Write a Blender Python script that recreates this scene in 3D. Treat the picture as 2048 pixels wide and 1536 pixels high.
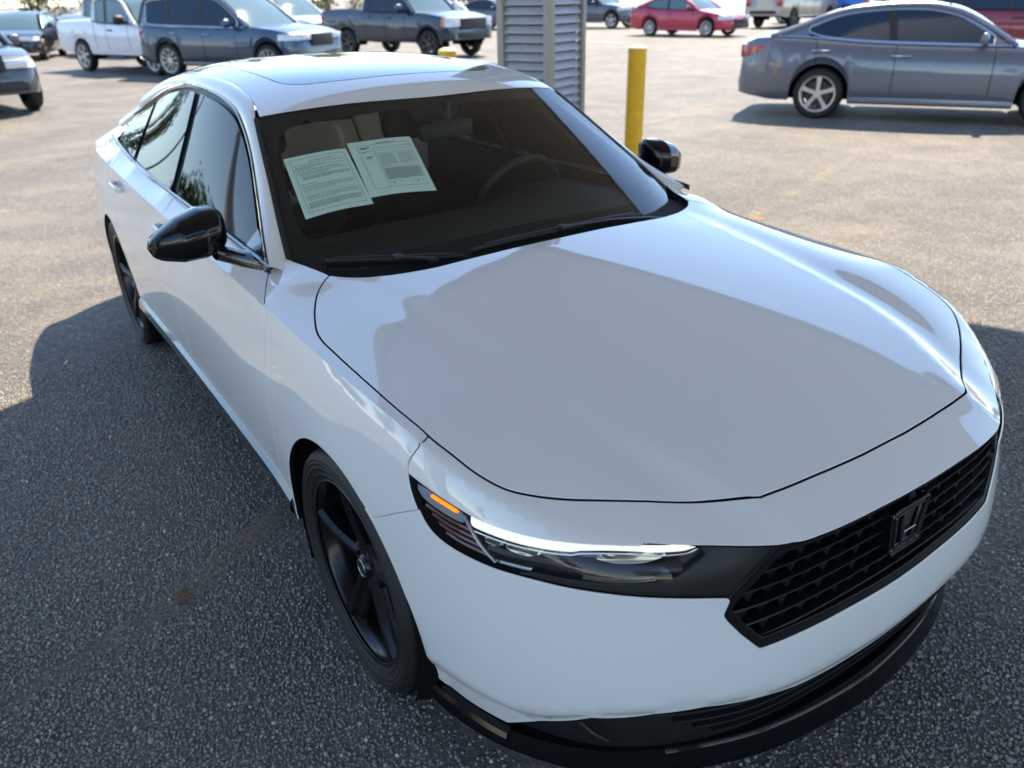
import bpy, bmesh, math, random
import numpy as np
from mathutils import Vector, Matrix
from mathutils.geometry import delaunay_2d_cdt

SC = bpy.context.scene
for o in list(bpy.data.objects): bpy.data.objects.remove(o)
COL = SC.collection
# ---------------------------------------------------------------- camera
cam = bpy.data.cameras.new('camera'); cam_o = bpy.data.objects.new('camera', cam); COL.objects.link(cam_o); SC.camera = cam_o
_r = Vector((0.56444027, 0.82522117, -0.02042572)); _u = Vector((-0.35690721, 0.26628213, 0.8953832)); _f = Vector((-0.74432817, 0.49810025, -0.44482774))
cam_o.matrix_world = Matrix(((_r.x, _u.x, -_f.x, 1.62027), (_r.y, _u.y, -_f.y, -1.44811), (_r.z, _u.z, -_f.z, 1.67124), (0, 0, 0, 1)))
cam.sensor_width = 36; cam.lens = 27.6056; cam.clip_start = .05; cam.clip_end = 3000
cam.dof.use_dof = True; cam.dof.focus_distance = 1.85; cam.dof.aperture_fstop = 3.6
# ---------------------------------------------------------------- daylight
SUN_TO = Vector((-.46, .63, 1.0)).normalized()
w = bpy.data.worlds.new('World'); SC.world = w; w.use_nodes = True
nt = w.node_tree; sky = nt.nodes.new('ShaderNodeTexSky'); sky.sky_type = 'NISHITA'; sky.sun_disc = False
sky.sun_elevation = math.asin(SUN_TO.z); sky.sun_rotation = math.atan2(SUN_TO.x, SUN_TO.y); sky.altitude = 300; sky.air_density = 1.0; sky.dust_density = 0.1; sky.ozone_density = 1.6
nt.nodes['Background'].inputs[1].default_value = .078
nt.links.new(sky.outputs[0], nt.nodes['Background'].inputs[0])
sl = bpy.data.lights.new('sun', 'SUN'); sl.energy = 2.7; sl.angle = math.radians(.53); sl.color = (1, .87, .70)
sun_o = bpy.data.objects.new('sun', sl); COL.objects.link(sun_o); sun_o.rotation_euler = SUN_TO.to_track_quat('Z', 'Y').to_euler(); sun_o.location = SUN_TO * 60
SC.view_settings.view_transform = 'Standard'; SC.view_settings.look = 'None'; SC.view_settings.gamma = 1; SC.view_settings.use_curve_mapping = False
SC.view_settings.exposure = 2.32
SC.render.film_transparent = False
try:
    SC.cycles.max_bounces = 10; SC.cycles.transparent_max_bounces = 24; SC.cycles.caustics_reflective = False; SC.cycles.caustics_refractive = False; SC.cycles.sample_clamp_indirect = 6
except Exception: pass

# ---------------------------------------------------------------- materials
MATS = {}
def mat(name, col=(.5, .5, .5), rough=.5, metal=0., coat=0., coat_rough=.03, spec=.5, emit=None, es=0., bump=None, noise=None, ior=None):
    m = bpy.data.materials.new(name); m.use_nodes = True; n = m.node_tree; b = n.nodes['Principled BSDF']
    b.inputs['Base Color'].default_value = (*col, 1); b.inputs['Roughness'].default_value = rough; b.inputs['Metallic'].default_value = metal
    b.inputs['Coat Weight'].default_value = coat; b.inputs['Coat Roughness'].default_value = coat_rough; b.inputs['Specular IOR Level'].default_value = spec
    if emit: b.inputs['Emission Color'].default_value = (*emit, 1); b.inputs['Emission Strength'].default_value = es
    if noise:   # (scale, amount): gentle colour variation
        tc = n.nodes.new('ShaderNodeTexCoord'); t = n.nodes.new('ShaderNodeTexNoise'); t.inputs['Scale'].default_value = noise[0]; t.inputs['Detail'].default_value = 6
        n.links.new(tc.outputs['Object'], t.inputs['Vector'])
        r = n.nodes.new('ShaderNodeMapRange'); r.inputs[1].default_value = .3; r.inputs[2].default_value = .7; r.inputs[3].default_value = 1 - noise[1]; r.inputs[4].default_value = 1 + noise[1]
        n.links.new(t.outputs['Fac'], r.inputs[0])
        x = n.nodes.new('ShaderNodeVectorMath'); x.operation = 'SCALE'; x.inputs[0].default_value = col
        n.links.new(r.outputs[0], x.inputs['Scale']); n.links.new(x.outputs[0], b.inputs['Base Color'])
    if bump:    # (scale, strength, distance)
        tc = n.nodes.new('ShaderNodeTexCoord'); t = n.nodes.new('ShaderNodeTexNoise'); t.inputs['Scale'].default_value = bump[0]; t.inputs['Detail'].default_value = 4
        n.links.new(tc.outputs['Object'], t.inputs['Vector'])
        u = n.nodes.new('ShaderNodeBump'); u.inputs['Strength'].default_value = bump[1]; u.inputs['Distance'].default_value = bump[2]
        n.links.new(t.outputs['Fac'], u.inputs['Height']); n.links.new(u.outputs[0], b.inputs['Normal'])
    MATS[name] = m; return m
def glass(name, tint, ior=1.5, rough=.0, refl=1.0, two=1.7):
    """thin pane: Fresnel reflection over tinted see-through"""
    m = bpy.data.materials.new(name); m.use_nodes = True; n = m.node_tree; n.nodes.remove(n.nodes['Principled BSDF'])
    out = n.nodes['Material Output']; tr = n.nodes.new('ShaderNodeBsdfTransparent'); tr.inputs[0].default_value = (*tint, 1)
    g = n.nodes.new('ShaderNodeBsdfGlossy'); g.inputs['Roughness'].default_value = rough; g.inputs[0].default_value = (refl, refl, refl, 1)
    # Fresnel from the angle to the plain normal, the same on both sides of the pane
    geo = n.nodes.new('ShaderNodeNewGeometry'); dot = n.nodes.new('ShaderNodeVectorMath'); dot.operation = 'DOT_PRODUCT'
    n.links.new(geo.outputs['Normal'], dot.inputs[0]); n.links.new(geo.outputs['Incoming'], dot.inputs[1])
    ab = n.nodes.new('ShaderNodeMath'); ab.operation = 'ABSOLUTE'; n.links.new(dot.outputs['Value'], ab.inputs[0])
    om = n.nodes.new('ShaderNodeMath'); om.operation = 'SUBTRACT'; om.inputs[0].default_value = 1; n.links.new(ab.outputs[0], om.inputs[1])
    pw = n.nodes.new('ShaderNodeMath'); pw.operation = 'POWER'; pw.inputs[1].default_value = 5; n.links.new(om.outputs[0], pw.inputs[0])
    f0 = ((ior - 1) / (ior + 1)) ** 2 * two
    ml = n.nodes.new('ShaderNodeMath'); ml.operation = 'MULTIPLY_ADD'; ml.inputs[1].default_value = 1 - f0; ml.inputs[2].default_value = f0; n.links.new(pw.outputs[0], ml.inputs[0])
    mx = n.nodes.new('ShaderNodeMixShader'); n.links.new(ml.outputs[0], mx.inputs[0]); n.links.new(tr.outputs[0], mx.inputs[1]); n.links.new(g.outputs[0], mx.inputs[2])
    n.links.new(mx.outputs[0], out.inputs[0]); MATS[name] = m; return m
mat('white_paint', (.83, .825, .81), .5, coat=1.0, coat_rough=.004, spec=.3).node_tree.nodes['Principled BSDF'].inputs['Coat IOR'].default_value = 1.72
mat('gloss_black', (.006, .006, .007), .12, coat=1.0, coat_rough=.01)
mat('matte_black', (.012, .012, .013), .45, bump=(900, .15, .0005))
mat('black_plastic', (.018, .018, .019), .5)
mat('wheel_black', (.006, .006, .007), .22, spec=.4)
mat('rubber', (.008, .008, .008), .6, bump=(220, .12, .001))
mat('cowl_black', (.010, .010, .011), .75, spec=.2)
mat('lip_black', (.003, .003, .004), .10, spec=.3)
mat('grille_black', (.006, .007, .008), .3, spec=.35)
mat('liner', (.006, .006, .006), .95, spec=.1)
mat('chrome', (.6, .6, .62), .12, metal=1)
mat('steel', (.35, .35, .36), .35, metal=1, noise=(60, .2))
mat('drl', (.9, .92, .85), .25, emit=(1, .98, .86), es=.16, coat=.5)
mat('amber_lit', (.8, .22, .0), .3, emit=(1, .24, .0), es=.30)
mat('amber_dark', (.10, .025, .012), .25, coat=1)
mat('reflector', (.75, .76, .72), .15, metal=1)
mat('lamp_housing', (.010, .010, .012), .3, coat=.6)
mat('lamp_grey', (.30, .33, .38), .2, coat=1)
mat('tail_red', (.35, .006, .01), .15, coat=1)
mat('interior', (.009, .010, .012), .65, noise=(40, .15))
mat('interior_grey', (.024, .026, .029), .7, noise=(50, .15))
mat('headliner', (.016, .016, .018), .9)
mat('paper_green', (.90, .97, .88), .7)
mat('ink', (.03, .04, .035), .7)
glass('windshield_glass', (.80, .88, .84), two=.8)
glass('tinted_glass', (.030, .033, .036), ior=1.5, two=1., refl=.86)
glass('clear_lens', (.93, .94, .95), ior=1.34)
glass('roof_glass', (.02, .02, .022), ior=1.6)

# ---------------------------------------------------------------- mesh helpers
def tag(o, label=None, cat=None, group=None, kind=None):
    if label: o['label'] = label
    if cat: o['category'] = cat
    if group: o['group'] = group
    if kind: o['kind'] = kind
    return o
def empty(name, loc=(0, 0, 0), rz=0., parent=None):
    o = bpy.data.objects.new(name, None); COL.objects.link(o); o.location = loc; o.rotation_euler = (0, 0, rz); o.empty_display_size = .1
    if parent: o.parent = parent
    return o
def obj(name, V, F, m, parent=None, N=None, smooth=True, sharp=None):
    me = bpy.data.meshes.new(name); me.from_pydata([tuple(map(float, v)) for v in V], [], [tuple(map(int, f)) for f in F]); me.update()
    me.materials.append(MATS[m] if isinstance(m, str) else m)
    if smooth: me.polygons.foreach_set('use_smooth', [True] * len(me.polygons))
    if sharp is not None: me.set_sharp_from_angle(angle=math.radians(sharp))
    if N is not None: me.normals_split_custom_set_from_vertices([tuple(map(float, n)) for n in N])
    o = bpy.data.objects.new(name, me); COL.objects.link(o)
    if parent: o.parent = parent
    return o
class MB:
    """collects shapes into one mesh"""
    def __init__(s): s.V = []; s.F = []
    def add(s, V, F):
        b = len(s.V); s.V += [tuple(map(float, v)) for v in V]; s.F += [tuple(int(i) + b for i in f) for f in F]; return s
    def box(s, c, d, M=None, bev=0.):
        x, y, z = [k / 2 for k in d]; b = min(bev, x, y, z)
        if b > 0:
            V = []; F = []
            bm = bmesh.new(); bmesh.ops.create_cube(bm, size=1)
            for v in bm.verts: v.co = Vector((v.co.x * d[0], v.co.y * d[1], v.co.z * d[2]))
            bmesh.ops.bevel(bm, geom=bm.edges[:], offset=b, segments=2, affect='EDGES', profile=.5)
            V = [v.co.copy() for v in bm.verts]; bm.verts.index_update(); F = [[v.index for v in f.verts] for f in bm.faces]; bm.free()
        else:
            V = [Vector((sx * x, sy * y, sz * z)) for sx in (-1, 1) for sy in (-1, 1) for sz in (-1, 1)]
            F = [(0, 1, 3, 2), (4, 6, 7, 5), (0, 4, 5, 1), (2, 3, 7, 6), (0, 2, 6, 4), (1, 5, 7, 3)]
        if M: V = [M @ v for v in V]
        return s.add([v + Vector(c) for v in V], F)
    def tube(s, pts, r, n=8, caps=True, flat=1.0, up=(0, 0, 1)):
        P = [Vector(p) for p in pts]; R = r if hasattr(r, '__len__') else [r] * len(P); V = []; F = []
        for i, p in enumerate(P):
            t = (P[min(i + 1, len(P) - 1)] - P[max(i - 1, 0)]).normalized(); u = Vector(up)
            if abs(t.dot(u)) > .95: u = Vector((1, 0, 0))
            a = t.cross(u).normalized(); b = a.cross(t)
            for k in range(n):
                th = 2 * math.pi * k / n; V.append(p + a * (math.cos(th) * R[i]) + b * (math.sin(th) * R[i] * flat))
        for i in range(len(P) - 1):
            for k in range(n): F.append((i * n + k, i * n + (k + 1) % n, (i + 1) * n + (k + 1) % n, (i + 1) * n + k))
        if caps: F.append(tuple(range(n))[::-1]); F.append(tuple((len(P) - 1) * n + k for k in range(n)))
        return s.add(V, F)
    def cyl(s, a, b, r, n=24, r2=None): return s.tube([a, b], [r, r if r2 is None else r2], n)
    def lathe(s, prof, c=(0, 0, 0), axis='y', n=64, closed=False):
        V = []; F = []
        for (rr, h) in prof:
            for k in range(n):
                th = 2 * math.pi * k / n; x, z = rr * math.cos(th), rr * math.sin(th)
                V.append((c[0] + x, c[1] + h, c[2] + z) if axis == 'y' else (c[0] + x, c[1] + z, c[2] + h))
        m = len(prof)
        for i in range(m if closed else m - 1):
            j = (i + 1) % m
            for k in range(n): F.append((i * n + k, j * n + k, j * n + (k + 1) % n, i * n + (k + 1) % n))
        return s.add(V, F)
    def prism(s, poly, h0, h1, axis='z'):
        n = len(poly); V = []
        for h in (h0, h1):
            for (a, b) in poly: V.append({'z': (a, b, h), 'y': (a, h, b), 'x': (h, a, b)}[axis])
        F = [tuple(range(n))[::-1], tuple(range(n, 2 * n))] + [(i, (i + 1) % n, n + (i + 1) % n, n + i) for i in range(n)]
        return s.add(V, F)
    def grid(s, P, closed_u=False, closed_v=False):
        P = np.asarray(P); a, b = P.shape[:2]; V = P.reshape(-1, 3); F = []
        for i in range(a if closed_u else a - 1):
            for j in range(b if closed_v else b - 1):
                i2 = (i + 1) % a; j2 = (j + 1) % b; F.append((i * b + j, i2 * b + j, i2 * b + j2, i * b + j2))
        return s.add(V, F)
    def mirror_y(s):
        m = MB(); m.V = [(x, -y, z) for x, y, z in s.V]; m.F = [f[::-1] for f in s.F]; return m
    def build(s, name, m, parent=None, smooth=True, sharp=35):
        o = obj(name, s.V, s.F, m, parent, smooth=smooth)
        me = o.data; bm = bmesh.new(); bm.from_mesh(me); bmesh.ops.recalc_face_normals(bm, faces=bm.faces[:]); bm.to_mesh(me); bm.free()
        if smooth and sharp: me.set_sharp_from_angle(angle=math.radians(sharp))
        return o
def copy_tree(o, parent=None):
    c = o.copy(); COL.objects.link(c); c.parent = parent
    for ch in list(o.children): copy_tree(ch, c)
    return c
def inside(P, poly):
    P = np.asarray(P); x, y = P[:, 0], P[:, 1]; r = np.zeros(len(P), bool); q = np.asarray(poly); n = len(q)
    for i in range(n):
        x1, y1 = q[i]; x2, y2 = q[(i + 1) % n]
        if y1 == y2: continue
        c = ((y1 > y) != (y2 > y)) & (x < (x2 - x1) * (y - y1) / (y2 - y1) + x1); r ^= c
    return r
def resamp(pts, d, closed=False):
    p = np.asarray(pts, float)
    if closed: p = np.concatenate([p, p[:1]])
    out = [p[0]]
    for a, b in zip(p[:-1], p[1:]):
        n = max(1, int(math.ceil(np.linalg.norm(b - a) / d)))
        for k in range(1, n + 1): out.append(a + (b - a) * k / n)
    return np.array(out[:-1] if closed else out)
def smooth_line(pts, n=60, sm=2):
    """rounded polyline through 2-D points"""
    return curve3(np.array(pts, float), n, sm)
def area2(p): p = np.asarray(p); return .5 * np.sum(p[:, 0] * np.roll(p[:, 1], -1) - np.roll(p[:, 0], -1) * p[:, 1])
def inset_poly(p, d):
    p = np.asarray(p, float)
    if area2(p) < 0: p = p[::-1]
    a = p - np.roll(p, 1, 0); b = np.roll(p, -1, 0) - p
    na = np.stack([-a[:, 1], a[:, 0]], 1) / np.maximum(np.linalg.norm(a, axis=1), 1e-9)[:, None]; nb = np.stack([-b[:, 1], b[:, 0]], 1) / np.maximum(np.linalg.norm(b, axis=1), 1e-9)[:, None]
    m = na + nb; l = np.linalg.norm(m, axis=1); m = m / np.maximum(l, 1e-6)[:, None]; k = 1 / np.maximum((m * na).sum(1), .5)
    return p + m * (d * k)[:, None]
def panel(surf, outer, holes=(), lines=(), res=.022, gap=.0018, depth=.014, bres=.010, off=0., noflange=None, roll=.0022):
    """trimmed sheet cut from a surface, its rim rolled inwards. noflange(p2d array)->mask of rim points left unrolled and uninset"""
    loops = []
    for k, L in enumerate([outer] + list(holes)):
        L = resamp(L, bres, True)
        kk = [0]
        for i_ in range(1, len(L)):
            if np.linalg.norm(L[i_] - L[kk[-1]]) > bres * .3: kk.append(i_)
        if np.linalg.norm(L[kk[-1]] - L[0]) < bres * .3: kk.pop()
        L = L[kk]
        ar = area2(L)
        if ar < 0: L = L[::-1]
        I = inset_poly(L, gap if k == 0 else -gap)
        nf = noflange(L) if noflange is not None else np.zeros(len(L), bool)
        I[nf] = L[nf]; loops.append((I, nf))
    pts = []; edges = []
    for I, nf in loops:
        b = len(pts); pts += [tuple(p) for p in I]; n = len(I); edges += [(b + i, b + (i + 1) % n) for i in range(n)]
    for ln in lines:
        ln = resamp(ln, bres); b = len(pts); pts += [tuple(p) for p in ln]; edges += [(b + i, b + i + 1) for i in range(len(ln) - 1)]
    nb = len(pts)
    o = loops[0][0]; x0, y0 = o.min(0); x1, y1 = o.max(0)
    gx, gy = np.meshgrid(np.arange(x0 + res / 2, x1, res), np.arange(y0 + res / 2, y1, res * .866), indexing='ij'); gx = gx + (np.arange(gx.shape[1]) % 2)[None, :] * res / 2
    g = np.stack([gx.ravel(), gy.ravel()], 1); ok = inside(g, o)
    for I, nf in loops[1:]: ok &= ~inside(g, I)
    g = g[ok]
    if len(g):
        bp = np.array(pts); keep = np.ones(len(g), bool)
        for i in range(0, len(g), 2000):
            d2 = ((g[i:i+2000, None, :] - bp[None]) ** 2).sum(-1).min(1); keep[i:i+2000] = d2 > (res * .55) ** 2
        g = g[keep]
    allp = pts + [tuple(p) for p in g]
    vo, eo, fo, ov, oe, of = delaunay_2d_cdt([Vector(p) for p in allp], edges, [], 0, 1e-6)
    V2 = np.array([tuple(v) for v in vo]); F = np.array([tuple(f) for f in fo])
    cen = V2[F].mean(1); ok = inside(cen, o)
    for I, nf in loops[1:]: ok &= ~inside(cen, I)
    F = F[ok]
    P = surf.pos(V2, off) if off else surf.pos(V2); N = surf.nrm(V2)
    a = np.cross(P[F[:, 1]] - P[F[:, 0]], P[F[:, 2]] - P[F[:, 0]]); fl = (a * N[F].mean(1)).sum()
    if fl < 0: F = F[:, ::-1]
    DK = []; V = [p for p in P]; NN = [n for n in N]; FF = [tuple(f) for f in F]
    if depth > 0:
        used = {}
        for f in F:
            for i in range(3): used[(f[i], f[(i + 1) % 3])] = 1
        bnd = [(a, b) for (a, b) in used if (b, a) not in used]
        nfp = np.concatenate([I[nf] for I, nf in loops]) if any(nf.any() for _, nf in loops) else np.zeros((0, 2))
        def isnf(i): return len(nfp) > 0 and (((nfp - V2[i]) ** 2).sum(1).min() < 1e-9)
        outd = {}
        for a, b in bnd:
            if isnf(a) and isnf(b): continue
            d = np.cross(P[b] - P[a], N[a] + N[b]); l = np.linalg.norm(d)
            if l < 1e-12: continue
            d = d / l
            for k in (a, b): outd[k] = outd.get(k, 0) + d
        r1 = {}; r2 = {}
        for k, d in outd.items():
            d = d / max(np.linalg.norm(d), 1e-9)
            r1[k] = len(V); V.append(P[k] + d * roll * .7 - N[k] * roll); m = N[k] * .25 + d; NN.append(m / np.linalg.norm(m))
            r2[k] = len(V); V.append(P[k] + d * roll * .7 - N[k] * depth); NN.append(d)
        for a, b in bnd:
            if isnf(a) and isnf(b): continue
            if a in r1 and b in r1:
                FF.append((b, a, r1[a], r1[b])); FF.append((r1[b], r1[a], r2[a], r2[b])); DK.append(len(FF) - 1)
    return V, FF, NN, DK
def join(*ps):
    V, F, N, D = [], [], [], []
    for p in ps:
        b = len(V); D += [len(F) + k for k in p[3]]; V += list(p[0]); F += [tuple(i + b for i in q) for q in p[1]]; N += list(p[2])
    return V, F, N, D
def mirrored(p):
    V, F, N, D = p
    return [np.array(v) * [1, -1, 1] for v in V], [tuple(f)[::-1] for f in F], [np.array(n) * [1, -1, 1] for n in N], D
# ---------------------------------------------------------------- smooth surfaces of the white sedan (x forward, y left, z up, metres)
def makima(xk, yk, xq):
    xk = np.asarray(xk, float); yk = np.asarray(yk, float); xq = np.asarray(xq, float)
    n = len(xk); d = np.diff(yk, axis=0) / np.diff(xk).reshape((-1,) + (1,) * (yk.ndim - 1))
    if n == 2:
        t = ((xq - xk[0]) / (xk[1] - xk[0])).reshape((-1,) + (1,) * (yk.ndim - 1))
        return yk[0] + t * (yk[1] - yk[0])
    e = np.concatenate([[3*d[0]-2*d[1]], [2*d[0]-d[1]], d, [2*d[-1]-d[-2]], [3*d[-1]-2*d[-2]]])
    w1 = np.abs(e[3:] - e[2:-1]) + np.abs(e[3:] + e[2:-1]) / 2
    w2 = np.abs(e[1:-2] - e[:-3]) + np.abs(e[1:-2] + e[:-3]) / 2
    m = (w1 * e[1:-2] + w2 * e[2:-1]) / np.maximum(w1 + w2, 1e-12)
    i = np.clip(np.searchsorted(xk, xq) - 1, 0, n - 2)
    h = (xk[i+1] - xk[i]); t = (xq - xk[i]) / h
    sh = (-1,) + (1,) * (yk.ndim - 1)
    h = h.reshape(sh); t = t.reshape(sh)
    return ((2*t**3-3*t**2+1)*yk[i] + (t**3-2*t**2+t)*h*m[i] + (-2*t**3+3*t**2)*yk[i+1] + (t**3-t**2)*h*m[i+1])

def curve3(pts, n=200, smooth=0):
    p = np.array(pts, float)
    c = np.concatenate([[0], np.cumsum(np.linalg.norm(np.diff(p, axis=0), axis=1))])
    q = makima(c, p, np.linspace(0, c[-1], n))
    for _ in range(smooth):
        q[1:-1] = q[1:-1] * .5 + (q[:-2] + q[2:]) * .25
    c = np.concatenate([[0], np.cumsum(np.linalg.norm(np.diff(q, axis=0), axis=1))])
    s = np.linspace(0, c[-1], n)
    return np.stack([np.interp(s, c, q[:, k]) for k in range(q.shape[1])], 1)

class TPS:
    """thin-plate height field f(a, b), optionally even in b"""
    def __init__(s, pts, lam=1e-4, even=True):
        p = np.array(pts, float)
        if even:
            lam = np.broadcast_to(np.asarray(lam, float), (len(p),)); k = np.abs(p[:, 1]) > 1e-6
            m = p[k].copy(); m[:, 1] *= -1; p = np.concatenate([p, m]); lam = np.concatenate([lam, lam[k]])
        s.c = p[:, :2]; n = len(p)
        K = s.k(s.c, s.c) + np.diag(np.broadcast_to(np.asarray(lam, float), (n,)))
        P = np.concatenate([np.ones((n, 1)), s.c], 1)
        A = np.block([[K, P], [P.T, np.zeros((3, 3))]])
        s.w = np.linalg.lstsq(A, np.concatenate([p[:, 2], np.zeros(3)]), rcond=None)[0]
    @staticmethod
    def k(a, b):
        r2 = ((a[:, None, :] - b[None, :, :]) ** 2).sum(-1)
        return .5 * r2 * np.log(r2 + 1e-12)
    def __call__(s, q):
        q = np.atleast_2d(np.asarray(q, float))
        out = np.empty(len(q))
        for i in range(0, len(q), 4000):
            b = q[i:i+4000]
            out[i:i+4000] = s.k(b, s.c) @ s.w[:-3] + s.w[-3] + b @ s.w[-2:]
        return out

# --- crest: nose edge, headlamp shoulder, fender and door shoulder crease, tail
CREST = curve3([(.972,0,.752),(.966,-.2,.752),(.948,-.34,.749),(.925,-.40,.7495),(.87,-.49,.755),(.79,-.61,.766),(.72,-.695,.782),(.65,-.755,.805),(.58,-.799,.829),
    (.50,-.831,.852),(.42,-.850,.871),(.354,-.859,.886),(.2,-.867,.894),(.05,-.872,.899),(-.2,-.879,.911),(-.45,-.884,.925),(-.9,-.891,.94),(-1.5,-.892,.952),
    (-2.1,-.89,.962),(-2.6,-.885,.97),(-3.1,-.865,.972),(-3.5,-.815,.966),(-3.78,-.745,.959),(-3.875,-.69,.956),(-3.925,-.55,.952),(-3.96,-.25,.945),(-3.97,0,.945)], 900, 4)
BASE_ST = [(.985,0),(.978,-.22),(.958,-.40),(.905,-.56),(.82,-.70),(.70,-.80),(.56,-.865),(.38,-.905),(.18,-.925),(0,-.931),(-.25,-.930),(-.55,-.925),(-1.1,-.925),
    (-1.7,-.925),(-2.3,-.928),(-2.83,-.931),(-3.2,-.92),(-3.55,-.875),(-3.8,-.77),(-3.93,-.58),(-3.985,-.3),(-4.0,0)]
ROWS = [  # per station: z and outward offset from the base line, below the crest
 [(.70,-.026),(.63,-.026),(.55,-.022),(.46,-.006),(.36,0),(.275,-.010),(.15,-.050)],
 [(.70,-.026),(.63,-.026),(.55,-.022),(.46,-.006),(.36,0),(.275,-.010),(.15,-.050)],
 [(.70,-.028),(.63,-.028),(.55,-.020),(.46,-.004),(.36,0),(.275,-.012),(.15,-.055)],
 [(.70,-.030),(.63,-.026),(.55,-.012),(.46,-.002),(.36,-.002),(.275,-.018),(.15,-.060)],
 [(.72,-.034),(.64,-.024),(.55,-.009),(.46,0),(.36,-.004),(.275,-.024),(.15,-.062)],
 [(.74,-.030),(.66,-.018),(.57,-.006),(.47,0),(.36,-.006),(.275,-.026),(.15,-.062)],
 [(.78,-.022),(.70,-.010),(.60,-.002),(.48,0),(.36,-.008),(.27,-.024),(.15,-.058)],
 [(.84,-.024),(.76,-.012),(.66,-.002),(.50,0),(.36,-.009),(.265,-.023),(.15,-.052)],
 [(.855,-.034),(.785,-.020),(.70,-.005),(.50,0),(.36,-.007),(.26,-.020),(.16,-.042)],
 [(.86,-.037),(.79,-.020),(.70,-.003),(.50,0),(.36,-.006),(.26,-.015),(.16,-.035)],
 [(.86,-.033),(.78,-.020),(.69,-.006),(.50,0),(.36,-.006),(.26,-.010),(.16,-.030)],
 [(.86,-.026),(.77,-.010),(.66,0),(.50,-.006),(.38,-.015),(.27,-.012),(.17,-.030)],
 [(.87,-.022),(.78,-.006),(.66,.002),(.50,-.008),(.38,-.019),(.27,-.012),(.17,-.030)],
 [(.875,-.022),(.785,-.006),(.67,.002),(.50,-.008),(.38,-.018),(.27,-.012),(.17,-.030)],
 [(.88,-.026),(.79,-.010),(.68,0),(.52,-.006),(.38,-.014),(.27,-.011),(.17,-.030)],
 [(.89,-.038),(.80,-.018),(.70,-.003),(.50,0),(.36,-.006),(.26,-.015),(.17,-.035)],
 [(.89,-.041),(.80,-.021),(.70,-.006),(.50,0),(.36,-.008),(.27,-.020),(.19,-.050)],
 [(.89,-.040),(.80,-.020),(.70,-.006),(.50,0),(.37,-.010),(.28,-.026),(.20,-.060)],
 [(.89,-.036),(.80,-.018),(.70,-.006),(.50,0),(.38,-.012),(.29,-.030),(.22,-.070)],
 [(.89,-.034),(.80,-.018),(.70,-.006),(.50,0),(.38,-.012),(.29,-.030),(.22,-.070)],
 [(.89,-.034),(.80,-.018),(.70,-.006),(.50,0),(.38,-.012),(.29,-.030),(.22,-.070)],
 [(.89,-.034),(.80,-.018),(.70,-.006),(.50,0),(.38,-.012),(.29,-.030),(.22,-.070)]]

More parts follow.
